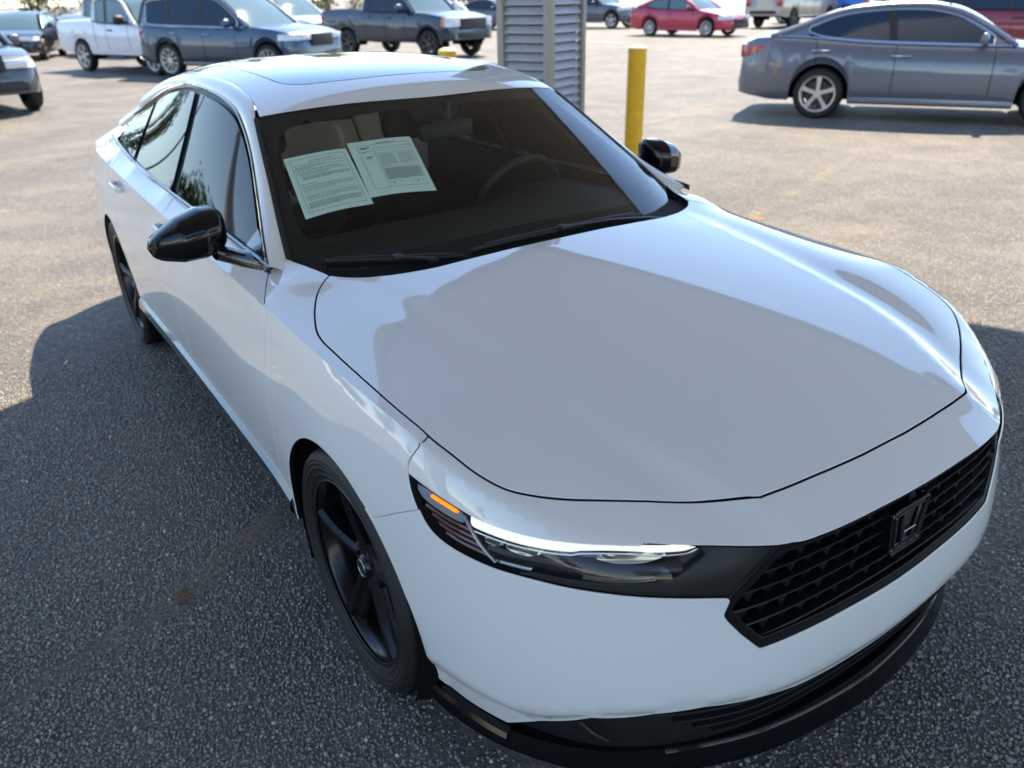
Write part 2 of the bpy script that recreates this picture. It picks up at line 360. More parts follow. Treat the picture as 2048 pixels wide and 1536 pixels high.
_chs = np.linspace(0, 1.3, 300)
_chz = makima([0, .3, .54, .70, .80, .88, .95, 1.08, 1.2, 1.3], [.382, .394, .424, .420, .395, .362, .345, .338, .332, .33], _chs)
def chamfer_z(s): return np.interp(np.abs(s), _chs, _chz)
class Belt:
    """lower body wrapped round the car: domain (s along the perimeter from the front centre, z)"""
    def __init__(b):
        st = np.array(BASE_ST)
        ext = np.concatenate([st[1:3][::-1] * [1, -1], st, st[-3:-1][::-1] * [1, -1]])   # mirror over the ends so the line crosses y=0 square
        c = np.concatenate([[0], np.cumsum(np.linalg.norm(np.diff(ext, axis=0), axis=1))])
        q = makima(c, ext, np.linspace(0, c[-1], 4000))
        for _ in range(1500):
            q[1:-1] = q[1:-1] * .5 + (q[:-2] + q[2:]) * .25
        i0 = np.argmin(np.abs(q[:1000, 1])); i1 = 3000 + np.argmin(np.abs(q[3000:, 1]))
        q = q[i0:i1+1]; q[0, 1] = 0; q[-1, 1] = 0
        cs = np.concatenate([[0], np.cumsum(np.linalg.norm(np.diff(q, axis=0), axis=1))])
        b.S = cs[-1]; N = 1600
        b.sg = np.linspace(0, b.S, N)
        b.P = np.stack([np.interp(b.sg, cs, q[:, k]) for k in (0, 1)], 1)
        t = np.gradient(b.P, axis=0); t /= np.linalg.norm(t, axis=1)[:, None]
        t[0] = (0, -1); t[-1] = (0, 1)
        b.Nn = np.stack([-t[:, 1], t[:, 0]], 1)   # outward
        # station arc positions
        ss = np.array([b.sg[np.argmin(((b.P - p) ** 2).sum(1))] for p in st]); b.st_s = ss
        ss[0] = 0; ss[-1] = b.S
        # crest in (s, z, D)
        cz, cd, cS = [], [], []
        for p in CREST:
            i = np.argmin(((b.P - p[:2]) ** 2).sum(1)); cS.append(b.sg[i]); cd.append(((p[:2] - b.P[i]) * b.Nn[i]).sum()); cz.append(p[2])
        o = np.argsort(cS); cS = np.array(cS)[o]; b.zB = np.interp(b.sg, cS, np.array(cz)[o]); dB = np.interp(b.sg, cS, np.array(cd)[o])
        for _ in range(8):
            for a in (b.zB, dB): a[1:-1] = a[1:-1] * .5 + (a[:-2] + a[2:]) * .25
        R = np.array(ROWS)                        # station,row,(z,D)
        rz = np.stack([makima(ss, R[:, j, 0], b.sg) for j in range(R.shape[1])], 0)
        rd = np.stack([makima(ss, R[:, j, 1], b.sg) for j in range(R.shape[1])], 0)
        b.z0 = rz[-1]
        M = 161; b.M = M
        tg = np.linspace(0, 1, M); G = np.empty((N, M))
        for i in range(N):
            zz = np.concatenate([[b.zB[i]], rz[:, i]]); dd = np.concatenate([[dB[i]], rd[:, i]])
            tk = (zz[0] - zz) / (zz[0] - zz[-1])
            G[i] = makima(tk, dd, tg)
        for _ in range(60):
            G[:, 1:-1] = G[:, 1:-1] * .5 + (G[:, :-2] + G[:, 2:]) * .25
        for _ in range(400):
            G[1:-1] = G[1:-1] * .5 + (G[:-2] + G[2:]) * .25
        G = G + (dB - G[:, 0])[:, None] * np.exp(-tg / .05)[None]       # keep the crest itself crisp
        b.G = G; b.N = N
    def zc(b, s): return np.interp(np.abs(s), b.sg, b.zB)
    def D(b, s, z):
        s = np.abs(s)
        zt = np.interp(s, b.sg, b.zB); zb = np.interp(s, b.sg, b.z0)
        t = (zt - z) / (zt - zb) * (b.M - 1); u = s / b.S * (b.N - 1)
        i = np.clip(u.astype(int), 0, b.N - 2); j = np.clip(np.floor(t).astype(int), 0, b.M - 2)
        a = u - i; c = t - j
        G = b.G
        d_ = G[i, j] * (1-a) * (1-c) + G[i+1, j] * a * (1-c) + G[i, j+1] * (1-a) * c + G[i+1, j+1] * a * c
        # turned-under edge along the bottom of the front bumper
        e = chamfer_z(s) - z
        am = np.interp(s, [0, 1.16, 1.24], [1, 1, 0])
        return d_ - am * .5 * np.clip(e, 0, .035)
    def pos(b, q, off=0.):
        q = np.atleast_2d(np.asarray(q, float)); s = q[:, 0]; z = q[:, 1]; sg = np.where(s < 0, -1., 1.); sa = np.abs(s)
        d = b.D(sa, z) + off
        px = np.interp(sa, b.sg, b.P[:, 0]); py = np.interp(sa, b.sg, b.P[:, 1])
        nx = np.interp(sa, b.sg, b.Nn[:, 0]); ny = np.interp(sa, b.sg, b.Nn[:, 1])
        return np.stack([px + nx * d, sg * (py + ny * d), z], 1)
    def nrm(b, q):
        q = np.atleast_2d(np.asarray(q, float)); e = .006
        ds = b.pos(q + [e, 0]) - b.pos(q - [e, 0])
        zt = b.zc(q[:, 0]); q1 = q.copy(); q2 = q.copy(); q1[:, 1] = np.minimum(q[:, 1] + e, zt); q2[:, 1] = q1[:, 1] - 2*e
        dz = b.pos(q1) - b.pos(q2)
        n = np.cross(dz, ds); n /= np.linalg.norm(n, axis=1)[:, None]
        # outward: away from the axis
        c = b.pos(q); flip = (n[:, 0] * np.where(c[:, 0] > .6, 1, np.where(c[:, 0] < -3.6, -1, 0)) + n[:, 1] * np.sign(c[:, 1])) < 0
        n[flip] *= -1
        return n

class HF:
    """height field over (x, y) with optional extra ridge terms"""
    def __init__(h, tps, extra=None): h.t = tps; h.x = extra
    def z(h, q):
        z = h.t(q)
        return z + (h.x(q) if h.x else 0)
    def pos(h, q, off=0.):
        q = np.atleast_2d(np.asarray(q, float)); p = np.stack([q[:, 0], q[:, 1], h.z(q)], 1)
        return p + h.nrm(q) * off if off else p
    def nrm(h, q):
        q = np.atleast_2d(np.asarray(q, float)); e = .004
        zx = (h.z(q + [e, 0]) - h.z(q - [e, 0])) / (2*e); zy = (h.z(q + [0, e]) - h.z(q - [0, e])) / (2*e)
        n = np.stack([-zx, -zy, np.ones(len(q))], 1); return n / np.linalg.norm(n, axis=1)[:, None]

class SideHF:
    """y = -f(x, z): right-hand side; s = +1 mirrors to the left"""
    def __init__(h, tps): h.t = tps
    def pos(h, q, off=0.):
        q = np.atleast_2d(np.asarray(q, float)); p = np.stack([q[:, 0], -h.t(q), q[:, 1]], 1)
        return p + h.nrm(q) * off if off else p
    def nrm(h, q):
        q = np.atleast_2d(np.asarray(q, float)); e = .004
        fx = (h.t(q + [e, 0]) - h.t(q - [e, 0])) / (2*e); fz = (h.t(q + [0, e]) - h.t(q - [0, e])) / (2*e)
        n = np.stack([-fx, -np.ones(len(q)), -fz], 1); return n / np.linalg.norm(n, axis=1)[:, None]

BELT = Belt()
# upper deck: hood, fender tops, door shoulders, boot lid
_deck = [tuple(p) for p in CREST[2:285:5]] + [tuple(p) for p in CREST[285::14]]
_ncrest = len(_deck)
_zc = np.polyfit([.872,.8,.6,.3,0,-.3,-.5], [.8045,.826,.876,.932,.972,1.0,1.014], 4)
_CRX = [(.86,.372),(.742,.421),(.597,.475),(.458,.502),(.3,.515),(.1,.535),(-.2,.565),(-.35,.58)]
_cx = CREST[CREST[:, 0] > -.6]
for _x in (.80,.72,.62,.52,.42,.32,.2,.08,-.05,-.18,-.3):
    _z0 = np.polyval(_zc, _x); _yc = np.interp(_x, [p[0] for p in _CRX[::-1]], [p[1] for p in _CRX[::-1]]); _dl = .0115 + .0115 * (.8 - _x)
    _ye = -np.interp(_x, _cx[::-1, 0], _cx[::-1, 1]); _ze = np.interp(_x, _cx[::-1, 0], _cx[::-1, 2])
    for t in (0, .3, .6, .85, 1.): _deck.append((_x, -_yc * t, _z0 - _dl * t * t))
    for t in (.25, .5, .75, .9): _deck.append((_x, -(_yc + (_ye - _yc) * t), _z0 - _dl + (_ze - _z0 + _dl) * t + np.interp(_x, [-.3, 0, .3, .8], [.016, .012, .008, .004]) * 4 * t * (1 - t)))
_deck += [(.872,0,.8045),(.862,-.2,.8037),(.849,-.355,.802),(-.42,0,1.008),(-.42,-.3,1.0),
    (-.45,-.83,.963),(-.5,-.75,.985),(-.7,-.82,1.0),(-1.1,-.81,1.012),(-1.7,-.81,1.014),(-2.3,-.81,1.03),(-2.7,-.795,1.045),(-3.0,-.77,1.055),
    (-3.3,-.6,1.07),(-3.6,-.6,1.06),(-3.3,0,1.085),(-3.6,0,1.075),(-3.85,-.3,1.05),(-3.87,0,1.052),(-1.5,0,1.05),(-2.3,0,1.07)]
_CR = curve3([(.86,-.372,0),(.742,-.421,0),(.597,-.475,0),(.458,-.502,0),(.3,-.515,0),(.1,-.535,0),(-.2,-.565,0),(-.42,-.60,0)], 120)[:, :2]
def _deck_extra(q):
    q = np.atleast_2d(q); x = q[:, 0]; y = np.abs(q[:, 1])
    yc = np.interp(x, _CR[::-1, 0], -_CR[::-1, 1])
    amp = np.interp(x, [-.42,-.2,.15,.5,.8,.88], [.15,.5,.62,.88,1,1])
    d = y - yc; sp = np.maximum(d, 0)
    return -amp * .30 * sp * np.exp(-(sp / .095) ** 2)      # crease: flat inside, falling away then easing outside
_dk = np.array(_deck); _dk[:_ncrest, 2] -= _deck_extra(_dk[:_ncrest, :2])
DECK = HF(TPS(_dk, np.where(np.arange(len(_deck)) < _ncrest, 2e-6, 3e-4)), _deck_extra)
# greenhouse
RAIL = curve3([(-.50,-.818,.975),(-.625,-.785,1.018),(-.837,-.728,1.117),(-1.047,-.674,1.233),(-1.187,-.647,1.298),(-1.30,-.633,1.335),(-1.52,-.622,1.364),(-1.756,-.617,1.373),(-1.96,-.616,1.365),
    (-2.207,-.620,1.338),(-2.45,-.628,1.295),(-2.70,-.643,1.230),(-2.95,-.668,1.150),(-3.10,-.69,1.095)], 260, 10)
BELTLINE = curve3([(-.50,-.824,.985),(-.6,-.822,.996),(-1.1,-.822,1.003),(-1.7,-.822,1.007),(-2.3,-.820,1.024),(-2.7,-.805,1.042),(-3.05,-.775,1.055)], 200, 4)
class SidePoly:
    def __init__(s, P): s.w = np.linalg.lstsq(s.b(P[:, [0, 2]]), -P[:, 1], rcond=None)[0]
    @staticmethod
    def b(q): x = q[:, 0] + 1.7; z = q[:, 1] - 1.2; return np.stack([1 + 0 * x, x, x * x, z, z * z, x * z, x * x * z], 1)
    def __call__(s, q): return s.b(np.atleast_2d(np.asarray(q, float))) @ s.w
SIDE = SideHF(SidePoly(np.concatenate([RAIL[8:240], BELTLINE[5:190]])))
RAIL[:, 1] = -SIDE.t(RAIL[:, [0, 2]])
class Shield:
    """windshield sheet: raked, gently crowned, rounder towards its sides"""
    def __call__(s, q):
        q = np.atleast_2d(np.asarray(q, float)); x = q[:, 0] + .73; y2 = q[:, 1] ** 2
        return 1.209 - .52 * x - .05 * x * x - .17 * y2 - .12 * y2 * y2
WS = HF(Shield())
class RoofPoly:
    """smooth roof sheet: powers of x times even powers of y"""
    def __init__(s, pts, wt):
        p = np.array(pts, float); w_ = np.array(wt, float)[:, None]; s.w = np.linalg.lstsq(s.b(p[:, :2]) * w_, p[:, 2] * w_[:, 0], rcond=None)[0]
    @staticmethod
    def b(q):
        x = (q[:, 0] + 2.1) / 1.2; y2 = (q[:, 1] / .6) ** 2; c = [x ** i for i in range(6)] + [x ** i * y2 for i in range(5)] + [x ** i * y2 * y2 for i in range(3)]
        return np.stack(c, 1)
    def __call__(s, q): return s.b(np.atleast_2d(np.asarray(q, float))) @ s.w
_wt = curve3([(-1.112,-.6046),(-1.086,-.5299),(-1.067,-.4591),(-1.0465,-.3624),(-1.0289,-.2604),(-1.0151,-.1698),(-1.0035,-.05),(-1.0025,0)], 16)
_rp = [tuple(p) for p in WS.pos(_wt) + [0, 0, .003]]; _nw = len(_rp)
_rp += [(-1.2,0,1.410),(-1.5,0,1.437),(-1.9,0,1.448),(-2.3,0,1.436),(-2.6,0,1.402),(-2.9,0,1.340),(-3.2,0,1.245),(-3.5,0,1.125),
    (-1.2,-.4,1.390),(-1.5,-.4,1.424),(-1.9,-.4,1.433),(-2.3,-.4,1.418),(-2.6,-.4,1.380),(-2.9,-.4,1.315),(-3.2,-.4,1.215),(-3.5,-.4,1.10),
    (-1.25,-.578,1.356),(-1.5,-.565,1.397),(-1.9,-.56,1.405),(-2.3,-.565,1.378),(-2.6,-.575,1.330),(-2.9,-.59,1.245),(-3.2,-.62,1.13)]
ROOF = HF(RoofPoly(_rp, [3.] * _nw + [1.] * (len(_rp) - _nw)))
# ================================================================ the white sedan
HERO = tag(empty('white_sedan'), 'glossy white sedan with black mirrors and black wheels parked in front under the canopy', 'car')
def hp(name, P, m, parent=HERO):
    o = obj(name, P[0], P[1], m, parent, N=P[2])
    if P[3] and m == 'white_paint':      # inner gap faces coloured black for their deep shade and dark weatherstrip
        o.data.materials.append(MATS['liner'])
        for k in P[3]: o.data.polygons[k].material_index = 1
    return o
def pair(name, P, m, parents=(HERO, HERO)):
    return hp(name, P, m, parents[0]), hp(name, mirrored(P), m, parents[1])
def mbpair(name, B, m, parents=(HERO, HERO), sharp=35):
    return B.build(name, m, parents[0], sharp=sharp), B.mirror_y().build(name, m, parents[1], sharp=sharp)
def crest_s(s0, s1, n=40): s = np.linspace(s0, s1, n); return np.stack([s, BELT.zc(s)], 1)
def belt_xy(q): return BELT.pos(q)[:, :2]
def on_crest(q): q = np.atleast_2d(q); return np.abs(q[:, 1] - BELT.zc(q[:, 0])) < 1e-4

# --- panel outlines (right-hand half; measured on the surfaces)
HOOD_SIDE = np.array([(-0.403,-0.6986),(-0.3497,-0.7532),(-0.303,-0.7838),(-0.2104,-0.8238),(-0.1522,-0.8402),(-0.1006,-0.8445),(0.0174,-0.8435),(0.2427,-0.8403),(0.3900,-0.8300),(0.4514,-0.8173),(0.5048,-0.8057),
    (0.5492,-0.7894),(0.5832,-0.7695),(0.6165,-0.7357),(0.6403,-0.7054),(0.6751,-0.653),(0.7342,-0.5509),(0.7957,-0.4478),(0.8420,-0.3790),(0.8490,-0.3650),(0.8512,-0.345),(0.8563,-0.2942),(0.8658,-0.1906),(0.8715,-0.0699),(0.873,0)])
HOOD_REAR = np.array([(-0.403,-0.6986),(-0.348,-0.6378),(-0.3010,-0.5387),(-0.2697,-0.4061),(-0.2639,-0.2376),(-0.2590,-0.0654),(-0.2580,0)])
hs = np.concatenate([smooth_line(HOOD_SIDE[:17], 120, 1), HOOD_SIDE[17:]])
hr = smooth_line(HOOD_REAR, 40, 1)
half = np.concatenate([hs, hr[::-1][1:]])[:-1]           # front centre is in the middle: side rear -> front centre -> rear centre -> side rear
hood_full = np.concatenate([hs, (hs[:-1] * [1, -1])[::-1], (hr * [1, -1])[1:], hr[::-1][1:-1]])
_crl = np.stack([np.linspace(.835, -.29, 110), np.interp(np.linspace(.835, -.29, 110), _CR[::-1, 0], _CR[::-1, 1])], 1)
hp('hood', panel(DECK, hood_full, lines=[_crl, _crl * [1, -1]], res=.02, gap=.0042, depth=.02), 'white_paint')

SEAM_D = np.array([(0.3900,-0.8300),(0.3955,-0.8396),(0.4007,-0.8479)])
# crest point where the bumper seam crosses
S_SEAM = 1.199; Z_SEAM = float(BELT.zc(np.array([S_SEAM]))[0])
SEAM_D[2] = belt_xy([(S_SEAM, Z_SEAM)])[0]
SEAM_B = smooth_line([(S_SEAM, Z_SEAM),(1.2055,0.8616),(1.2143,0.8433),(1.2177,0.8294),(1.2136,0.8109)], 20, 0)
HL_OUTER = smooth_line([(1.2136,0.8109),(1.2068,0.7904),(1.1947,0.7680),(1.1771,0.7449)], 14, 0)
SEAM_L = smooth_line([(1.1771,0.7449),(1.2477,0.7033),(1.3152,0.6601),(1.3533,0.6379)], 14, 0)
HL_TOP = smooth_line([(1.2136,0.8109),(1.1418,0.8006),(1.0694,0.7894),(1.0434,0.7840),(0.9646,0.7753),(0.9011,0.7703),(0.8269,0.7670),(0.7547,0.7640),(0.66,0.7605)], 40, 1)
S_HL = .575
HL_TOP = np.concatenate([HL_TOP, [(S_HL, float(BELT.zc(np.array([S_HL]))[0]))]])
HL_BOT = np.concatenate([smooth_line([(1.1771,0.7449),(1.1565,0.7236),(1.133,0.7098),(1.1,0.7014),(1.0591,0.6963),(1.0117,0.6934),(0.9674,0.6911),(0.9184,0.6903),(0.8788,0.6890),(0.8417,0.6865),(0.7936,0.6843),(0.746,0.6814),
    (0.6897,0.6763),(0.6321,0.6703),(0.5538,0.6595),(0.512,0.6515)], 60, 1), [(0.5051,0.6485),(0.5024,0.6438)], [(0.5125,0.6183),(0.5116,0.6100),(0.5046,0.5988),(0.4726,0.5609),(0.4317,0.5195),(0.4260,0.5155),(0.4187,0.5143)]])
GR_BOT = np.array([(0.3243,0.5125),(0.2089,0.5080),(0.0833,0.5040),(0.0,0.5030)])
ARCH_C = (.035, .335); ARCH_R = .366
def belt_x(s, z): return BELT.pos(np.array([[s, z]]))[0, 0]
def s_of_x(x, z):   # right side: s with belt x == x
    a, b = .9, 5.2
    for _ in range(40):
        m = (a + b) / 2
        if belt_x(m, z) > x: a = m
        else: b = m
    return (a + b) / 2
def arch_pts(c, r, a0, a1, n=40):
    out = []
    for t in np.radians(np.linspace(a0, a1, n)):
        x = c[0] + r * math.cos(t); z = c[1] + r * math.sin(t); out.append((s_of_x(x, z), z))
    return np.array(out)
WHITE_BOT = np.array([(1.2195,0.2640),(1.1761,0.2400),(1.104,0.2330),(1.0328,0.2357),(0.9826,0.2359),(0.8836,0.3087),(0.7711,0.3663),(0.6446,0.3856),(0.537,0.3864),(0.4063,0.3694),(0.3015,0.3505),(0.1838,0.3404),(0.09,0.337),(0.0,0.336)])
arch_f = arch_pts(ARCH_C, ARCH_R, 61.5, -10, 30)
arch_f = np.concatenate([[SEAM_L[-1]], arch_f[1:], [WHITE_BOT[0]]])
bump_half = np.concatenate([GR_BOT[::-1][:-1], HL_BOT[::-1], SEAM_L[1:], arch_f[1:], WHITE_BOT[1:-1]])   # from front centre along the opening, seam, arch, lower edge
bump_full = np.concatenate([[(0.0, 0.5030)], bump_half[1:] if np.allclose(bump_half[0], (0, .503)) else bump_half, [(0.0, 0.336)], (bump_half[1:] if np.allclose(bump_half[0], (0, .503)) else bump_half)[::-1] * [-1, 1]])
_cl = np.linspace(-1.16, 1.16, 240)
lower_cover = panel(BELT, bump_full, lines=[np.stack([_cl, chamfer_z(_cl)], 1)], res=.022, gap=.0020, depth=.03, roll=.004)
# strip over the headlamps: belt part below the crest and deck part above it
strip_b = np.concatenate([HL_TOP[::-1], SEAM_B[::-1][1:], crest_s(S_SEAM, S_HL, 50)[1:-1]])
PB = panel(BELT, strip_b, res=.014, gap=.0024, depth=.012, noflange=on_crest)
cr = belt_xy(crest_s(0, S_SEAM, 90))
def near_crest_xy(q):
    q = np.atleast_2d(q); c = belt_xy(crest_s(S_HL, S_SEAM, 600)); c2 = np.concatenate([c, c * [1, -1]])
    return ((q[:, None] - c2[None]) ** 2).sum(-1).min(1) < 4e-6
gapline = hs[[i for i in range(len(hs)) if hs[i, 0] >= .39 or i > 60]]
gapline = np.concatenate([[SEAM_D[0]], hs[(hs[:, 0] > .3925)]])
strip_d = np.concatenate([gapline, (gapline[:-1] * [1, -1])[::-1], (SEAM_D * [1, -1])[1:-1], (cr[::-1] * [1, -1]), cr[1:], SEAM_D[::-1][1:-1]])
PD = panel(DECK, strip_d, res=.016, gap=.0032, depth=.014, noflange=near_crest_xy)
def fix_crest(P, wfun):
    """weld deck-side rim vertices to the crest and share normals there where the body is round"""
    V, F, N, DK = P; V = [np.array(v) for v in V]; N = [np.array(n) for n in N]
    S = np.linspace(0, BELT.S, 6000); c = BELT.pos(np.stack([S, BELT.zc(S)], 1)); nb = BELT.nrm(np.stack([S, BELT.zc(S)], 1)); nd = DECK.nrm(c[:, :2])
    A = np.array(V); d = np.full(len(V), 9.); idx = np.zeros(len(V), int)
    cc = c.copy(); ay = A.copy(); ay[:, 1] = -np.abs(ay[:, 1])
    for i in range(0, len(V), 500):
        D2 = ((ay[i:i+500, None, :2] - cc[None, :, :2]) ** 2).sum(-1); j = D2.argmin(1); d[i:i+500] = np.sqrt(D2[np.arange(len(j)), j]); idx[i:i+500] = j
    for k in range(len(V)):
        sg = 1 if A[k, 1] <= 0 else -1
        j = idx[k]
        if d[k] < .0022 and abs(A[k, 2] - c[j, 2]) < .03:
            wv = wfun(S[j])
            if wv > 0:
                V[k] = c[j] * [1, sg, 1]
                m = nb[j] + nd[j]; m /= np.linalg.norm(m); m = m * [1, sg, 1]
                N[k] = N[k] * (1 - wv) + m * wv; N[k] /= np.linalg.norm(N[k])
    return V, F, N, DK
def wcrest(s): return float(np.interp(s, [.40, .62, 1.12, 1.32, 9], [0, 1, 1, .0, .0]))
PD = fix_crest(PD, wcrest); PB = fix_crest(PB, wcrest)
hp('front_bumper', join(lower_cover, PB, mirrored(PB), PD), 'white_paint')

# --- fender
DOOR_F_B = np.array([(2.0390,0.9285),(2.0275,0.8804),(2.0247,0.7947),(2.0169,0.7317),(2.0096,0.6497),(2.0083,0.5731),(2.02,0.47),(2.05,0.375)])
DOOR_F_B[0, 1] = float(BELT.zc(DOOR_F_B[:1, 0])[0]); dfb = smooth_line(DOOR_F_B, 40, 1)
cf = belt_xy(dfb[:1])[0]
DOOR_F_D = np.array([(-0.560,-0.8190),(-0.5251,-0.8397),tuple(cf)])
arch_rear = arch_pts(ARCH_C, ARCH_R, 61.5, 188, 50)
fend_b = np.concatenate([SEAM_B, HL_OUTER[1:], SEAM_L[1:], arch_rear[1:], [(arch_rear[-1, 0] + .004, .30), (2.062, .30), (2.055, .36)], dfb[::-1], crest_s(dfb[0, 0], S_SEAM, 60)[1:-1]])
FB = panel(BELT, fend_b, res=.02, gap=.0028, depth=.016, noflange=on_crest)
def near_crest2(q):
    q = np.atleast_2d(q); S = np.linspace(S_SEAM, 5.6, 3000); c = belt_xy(np.stack([S, BELT.zc(S)], 1))
    return ((q[:, None] - c[None]) ** 2).sum(-1).min(1) < 4e-6
hs_f = hs[hs[:, 0] < .3885]
fend_d = np.concatenate([hs_f, SEAM_D[:1], SEAM_D[1:2], belt_xy(crest_s(S_SEAM, dfb[0, 0], 60)), DOOR_F_D[::-1][1:], [(-.575, -.79), (-.57, -.757), (-.50, -.728)]])
FD = panel(DECK, fend_d, res=.018, gap=.0028, depth=.016, noflange=near_crest2)
FB = fix_crest(FB, wcrest); FD = fix_crest(FD, wcrest)
pair('fender', join(FB, FD), 'white_paint')

# --- doors and rear quarter
SILL = .372
def xs(x, z): return s_of_x(x, z)
DOOR_M = smooth_line([(3.170,float(BELT.zc(np.array([3.170]))[0])),(3.160,0.86),(3.150,0.7915),(3.125,0.7412),(3.100,0.6575),(3.090,0.6064),(3.092,0.5065),(3.11,SILL)], 40, 1)
ARCH2 = (-2.83, .335); A2R = .366
s_r = xs(-2.60, .9)
arch2_f = arch_pts(ARCH2, A2R, 78, 9, 24)
DOOR_R = smooth_line([(s_r + .02, float(BELT.zc(np.array([s_r + .02]))[0])), (s_r + .03, .90), (s_r + .035, .80), (s_r + .04, .74), (arch2_f[4, 0], arch2_f[4, 1])], 24, 1)
dm_xy = belt_xy(DOOR_M[:1])[0]; dr_xy = belt_xy(DOOR_R[:1])[0]
door1 = np.concatenate([dfb, [(2.06, SILL)], DOOR_M[::-1], crest_s(DOOR_M[0, 0], dfb[0, 0], 60)[1:-1]])
door2 = np.concatenate([DOOR_M, [(arch2_f[-1, 0] - .006, SILL)], arch2_f[::-1][:-5], DOOR_R[::-1], crest_s(DOOR_R[0, 0], DOOR_M[0, 0], 60)[1:-1]])
bl_xy = BELTLINE[:, :2]
def bl_between(x0, x1): return np.array([p for p in bl_xy if x1 < p[0] < x0])
M_D = np.array([tuple(dm_xy), (dm_xy[0] - .02, -.86), (dm_xy[0] - .07, -.8205)])
R_D = np.array([tuple(dr_xy), (dr_xy[0] - .03, -.86), (dr_xy[0] - .08, -.808)])
d1d = np.concatenate([DOOR_F_D, belt_xy(crest_s(dfb[0, 0], DOOR_M[0, 0], 80))[1:], M_D[1:], bl_between(DOOR_F_D[0, 0] - .01, M_D[-1, 0])[::-1]])
d2d = np.concatenate([M_D[::-1], belt_xy(crest_s(DOOR_M[0, 0], DOOR_R[0, 0], 80))[1:], R_D[1:], bl_between(M_D[-1, 0], R_D[-1, 0])[::-1]])
D1 = join(fix_crest(panel(BELT, door1, res=.026, gap=.0026, noflange=on_crest), wcrest), fix_crest(panel(DECK, d1d, res=.02, gap=.0026, noflange=near_crest2), wcrest))
D2 = join(fix_crest(panel(BELT, door2, res=.026, gap=.0026, noflange=on_crest), wcrest), fix_crest(panel(DECK, d2d, res=.02, gap=.0026, noflange=near_crest2), wcrest))
fdoor = pair('front_door', D1, 'white_paint'); rdoor = pair('rear_door', D2, 'white_paint')
arch2_r = arch_pts(ARCH2, A2R, 60, 182, 36)
quart = np.concatenate([DOOR_R, arch_pts(ARCH2, A2R, math.degrees(math.atan2(arch2_f[4,1]-ARCH2[1], belt_x(*arch2_f[4])-ARCH2[0])), 182, 40)[1:], [(arch2_r[-1, 0] + .004, .27), (5.15, .27), (5.2, .6), (5.25, float(BELT.zc(np.array([5.25]))[0]))], crest_s(5.25, DOOR_R[0, 0], 60)[1:-1]])
qd = np.concatenate([R_D[::-1], belt_xy(crest_s(DOOR_R[0, 0], 5.25, 80))[1:], [(-3.6, -.62), (-3.3, -.66), (-3.02, -.72), (-2.98, -.765)], bl_between(R_D[-1, 0], -2.98)[::-1]])
pair('quarter_panel', join(fix_crest(panel(BELT, quart, res=.03, gap=.0026, noflange=on_crest), wcrest), panel(DECK, qd, res=.03, gap=.0026, noflange=near_crest2)), 'white_paint')
sr = np.linspace(5.25, BELT.S, 30)
rb_top = np.stack([sr, BELT.zc(sr) - .001], 1); rbh = np.concatenate([[(5.2, .6), (5.15, .27)], [(5.6, .27), (BELT.S - .001, .27)], [(BELT.S - .001, BELT.zc(np.array([BELT.S]))[0] - .001)], rb_top[::-1][1:]])
pair('rear_bumper', panel(BELT, rbh, res=.04, gap=.0026), 'white_paint')
bl_out = np.concatenate([belt_xy(crest_s(5.25, BELT.S, 40)), [(-3.3, 0), (-3.3, -.655), (-3.6, -.615)]])
pair('boot_lid', panel(DECK, bl_out, res=.04, gap=.0026), 'white_paint')

# --- sills below the doors
sk = []
for zz, of in ((.366, -.004), (.352, .010), (.318, .014), (.304, .004), (.296, -.02)):
    ss = np.linspace(arch_rear[-1, 0] + .01, arch2_f[-1, 0] - .01, 60); sk.append(BELT.pos(np.stack([ss, np.full(60, zz)], 1), of))
b = MB().grid(np.array(sk)); mbpair('side_skirt', b, 'gloss_black')
sk = []
for zz, of in ((.300, -.028), (.24, -.03), (.18, -.05), (.17, -.3)):
    ss = np.linspace(arch_rear[-1, 0] + .0, arch2_f[-1, 0] - .0, 40); sk.append(BELT.pos(np.stack([ss, np.full(40, zz)], 1), of))
mbpair('sill', MB().grid(np.array(sk)), 'matte_black')

# --- greenhouse
WS_EDGE = curve3([(-1.110,-.6255),(-1.0178,-.6497),(-.9258,-.6722),(-.8297,-.6955),(-.7122,-.7253),(-.5695,-.7582),(-.52,-.768)], 60)
WS_TOP = curve3([(-1.112,-.6046),(-1.086,-.5299),(-1.067,-.4591),(-1.0465,-.3624),(-1.0289,-.2604),(-1.0151,-.1698),(-1.0035,-.05),(-1.0025,0)], 40)
ws_bot = curve3([(-.505,-.750),(-.41,-.68),(-.35,-.58),(-.31,-.42),(-.29,-.2),(-.285,0)], 40)
we_in = WS_EDGE + [0, .013]
wsh = np.concatenate([WS_TOP[::-1], we_in[2:-2], ws_bot])
ws_full = np.concatenate([wsh[1:-1], [ws_bot[-1]], (wsh[1:-1] * [1, -1])[::-1], [WS_TOP[-1]]])
ws_o = hp('windshield', panel(WS, ws_full, res=.03, gap=.001, depth=.004, roll=.001), 'windshield_glass')
# black ceramic band and header behind the glass
def ring_panel(surf, outer, k, off):
    inner = k
    return panel(surf, outer, [inner], res=.03, gap=0, depth=0, off=off)
inn = []
for p in wsh[1:-1]:
    inn.append(p)
inn_half = np.array([(-.955,0),(-.972,-.25),(-1.000,-.45),(-1.018,-.54),(-.955,-.612),(-.83,-.645),(-.70,-.678),(-.63,-.682),(-.56,-.66),(-.47,-.58),(-.42,-.45),(-.39,-.25),(-.385,0)])
inn_half = smooth_line(inn_half, 80, 1)
inn_full = np.concatenate([inn_half, (inn_half[1:-1] * [1, -1])[::-1]])
hp('ceramic_band', ring_panel(WS, inset_poly(ws_full, .004), inn_full, -.004), 'cowl_black', ws_o)
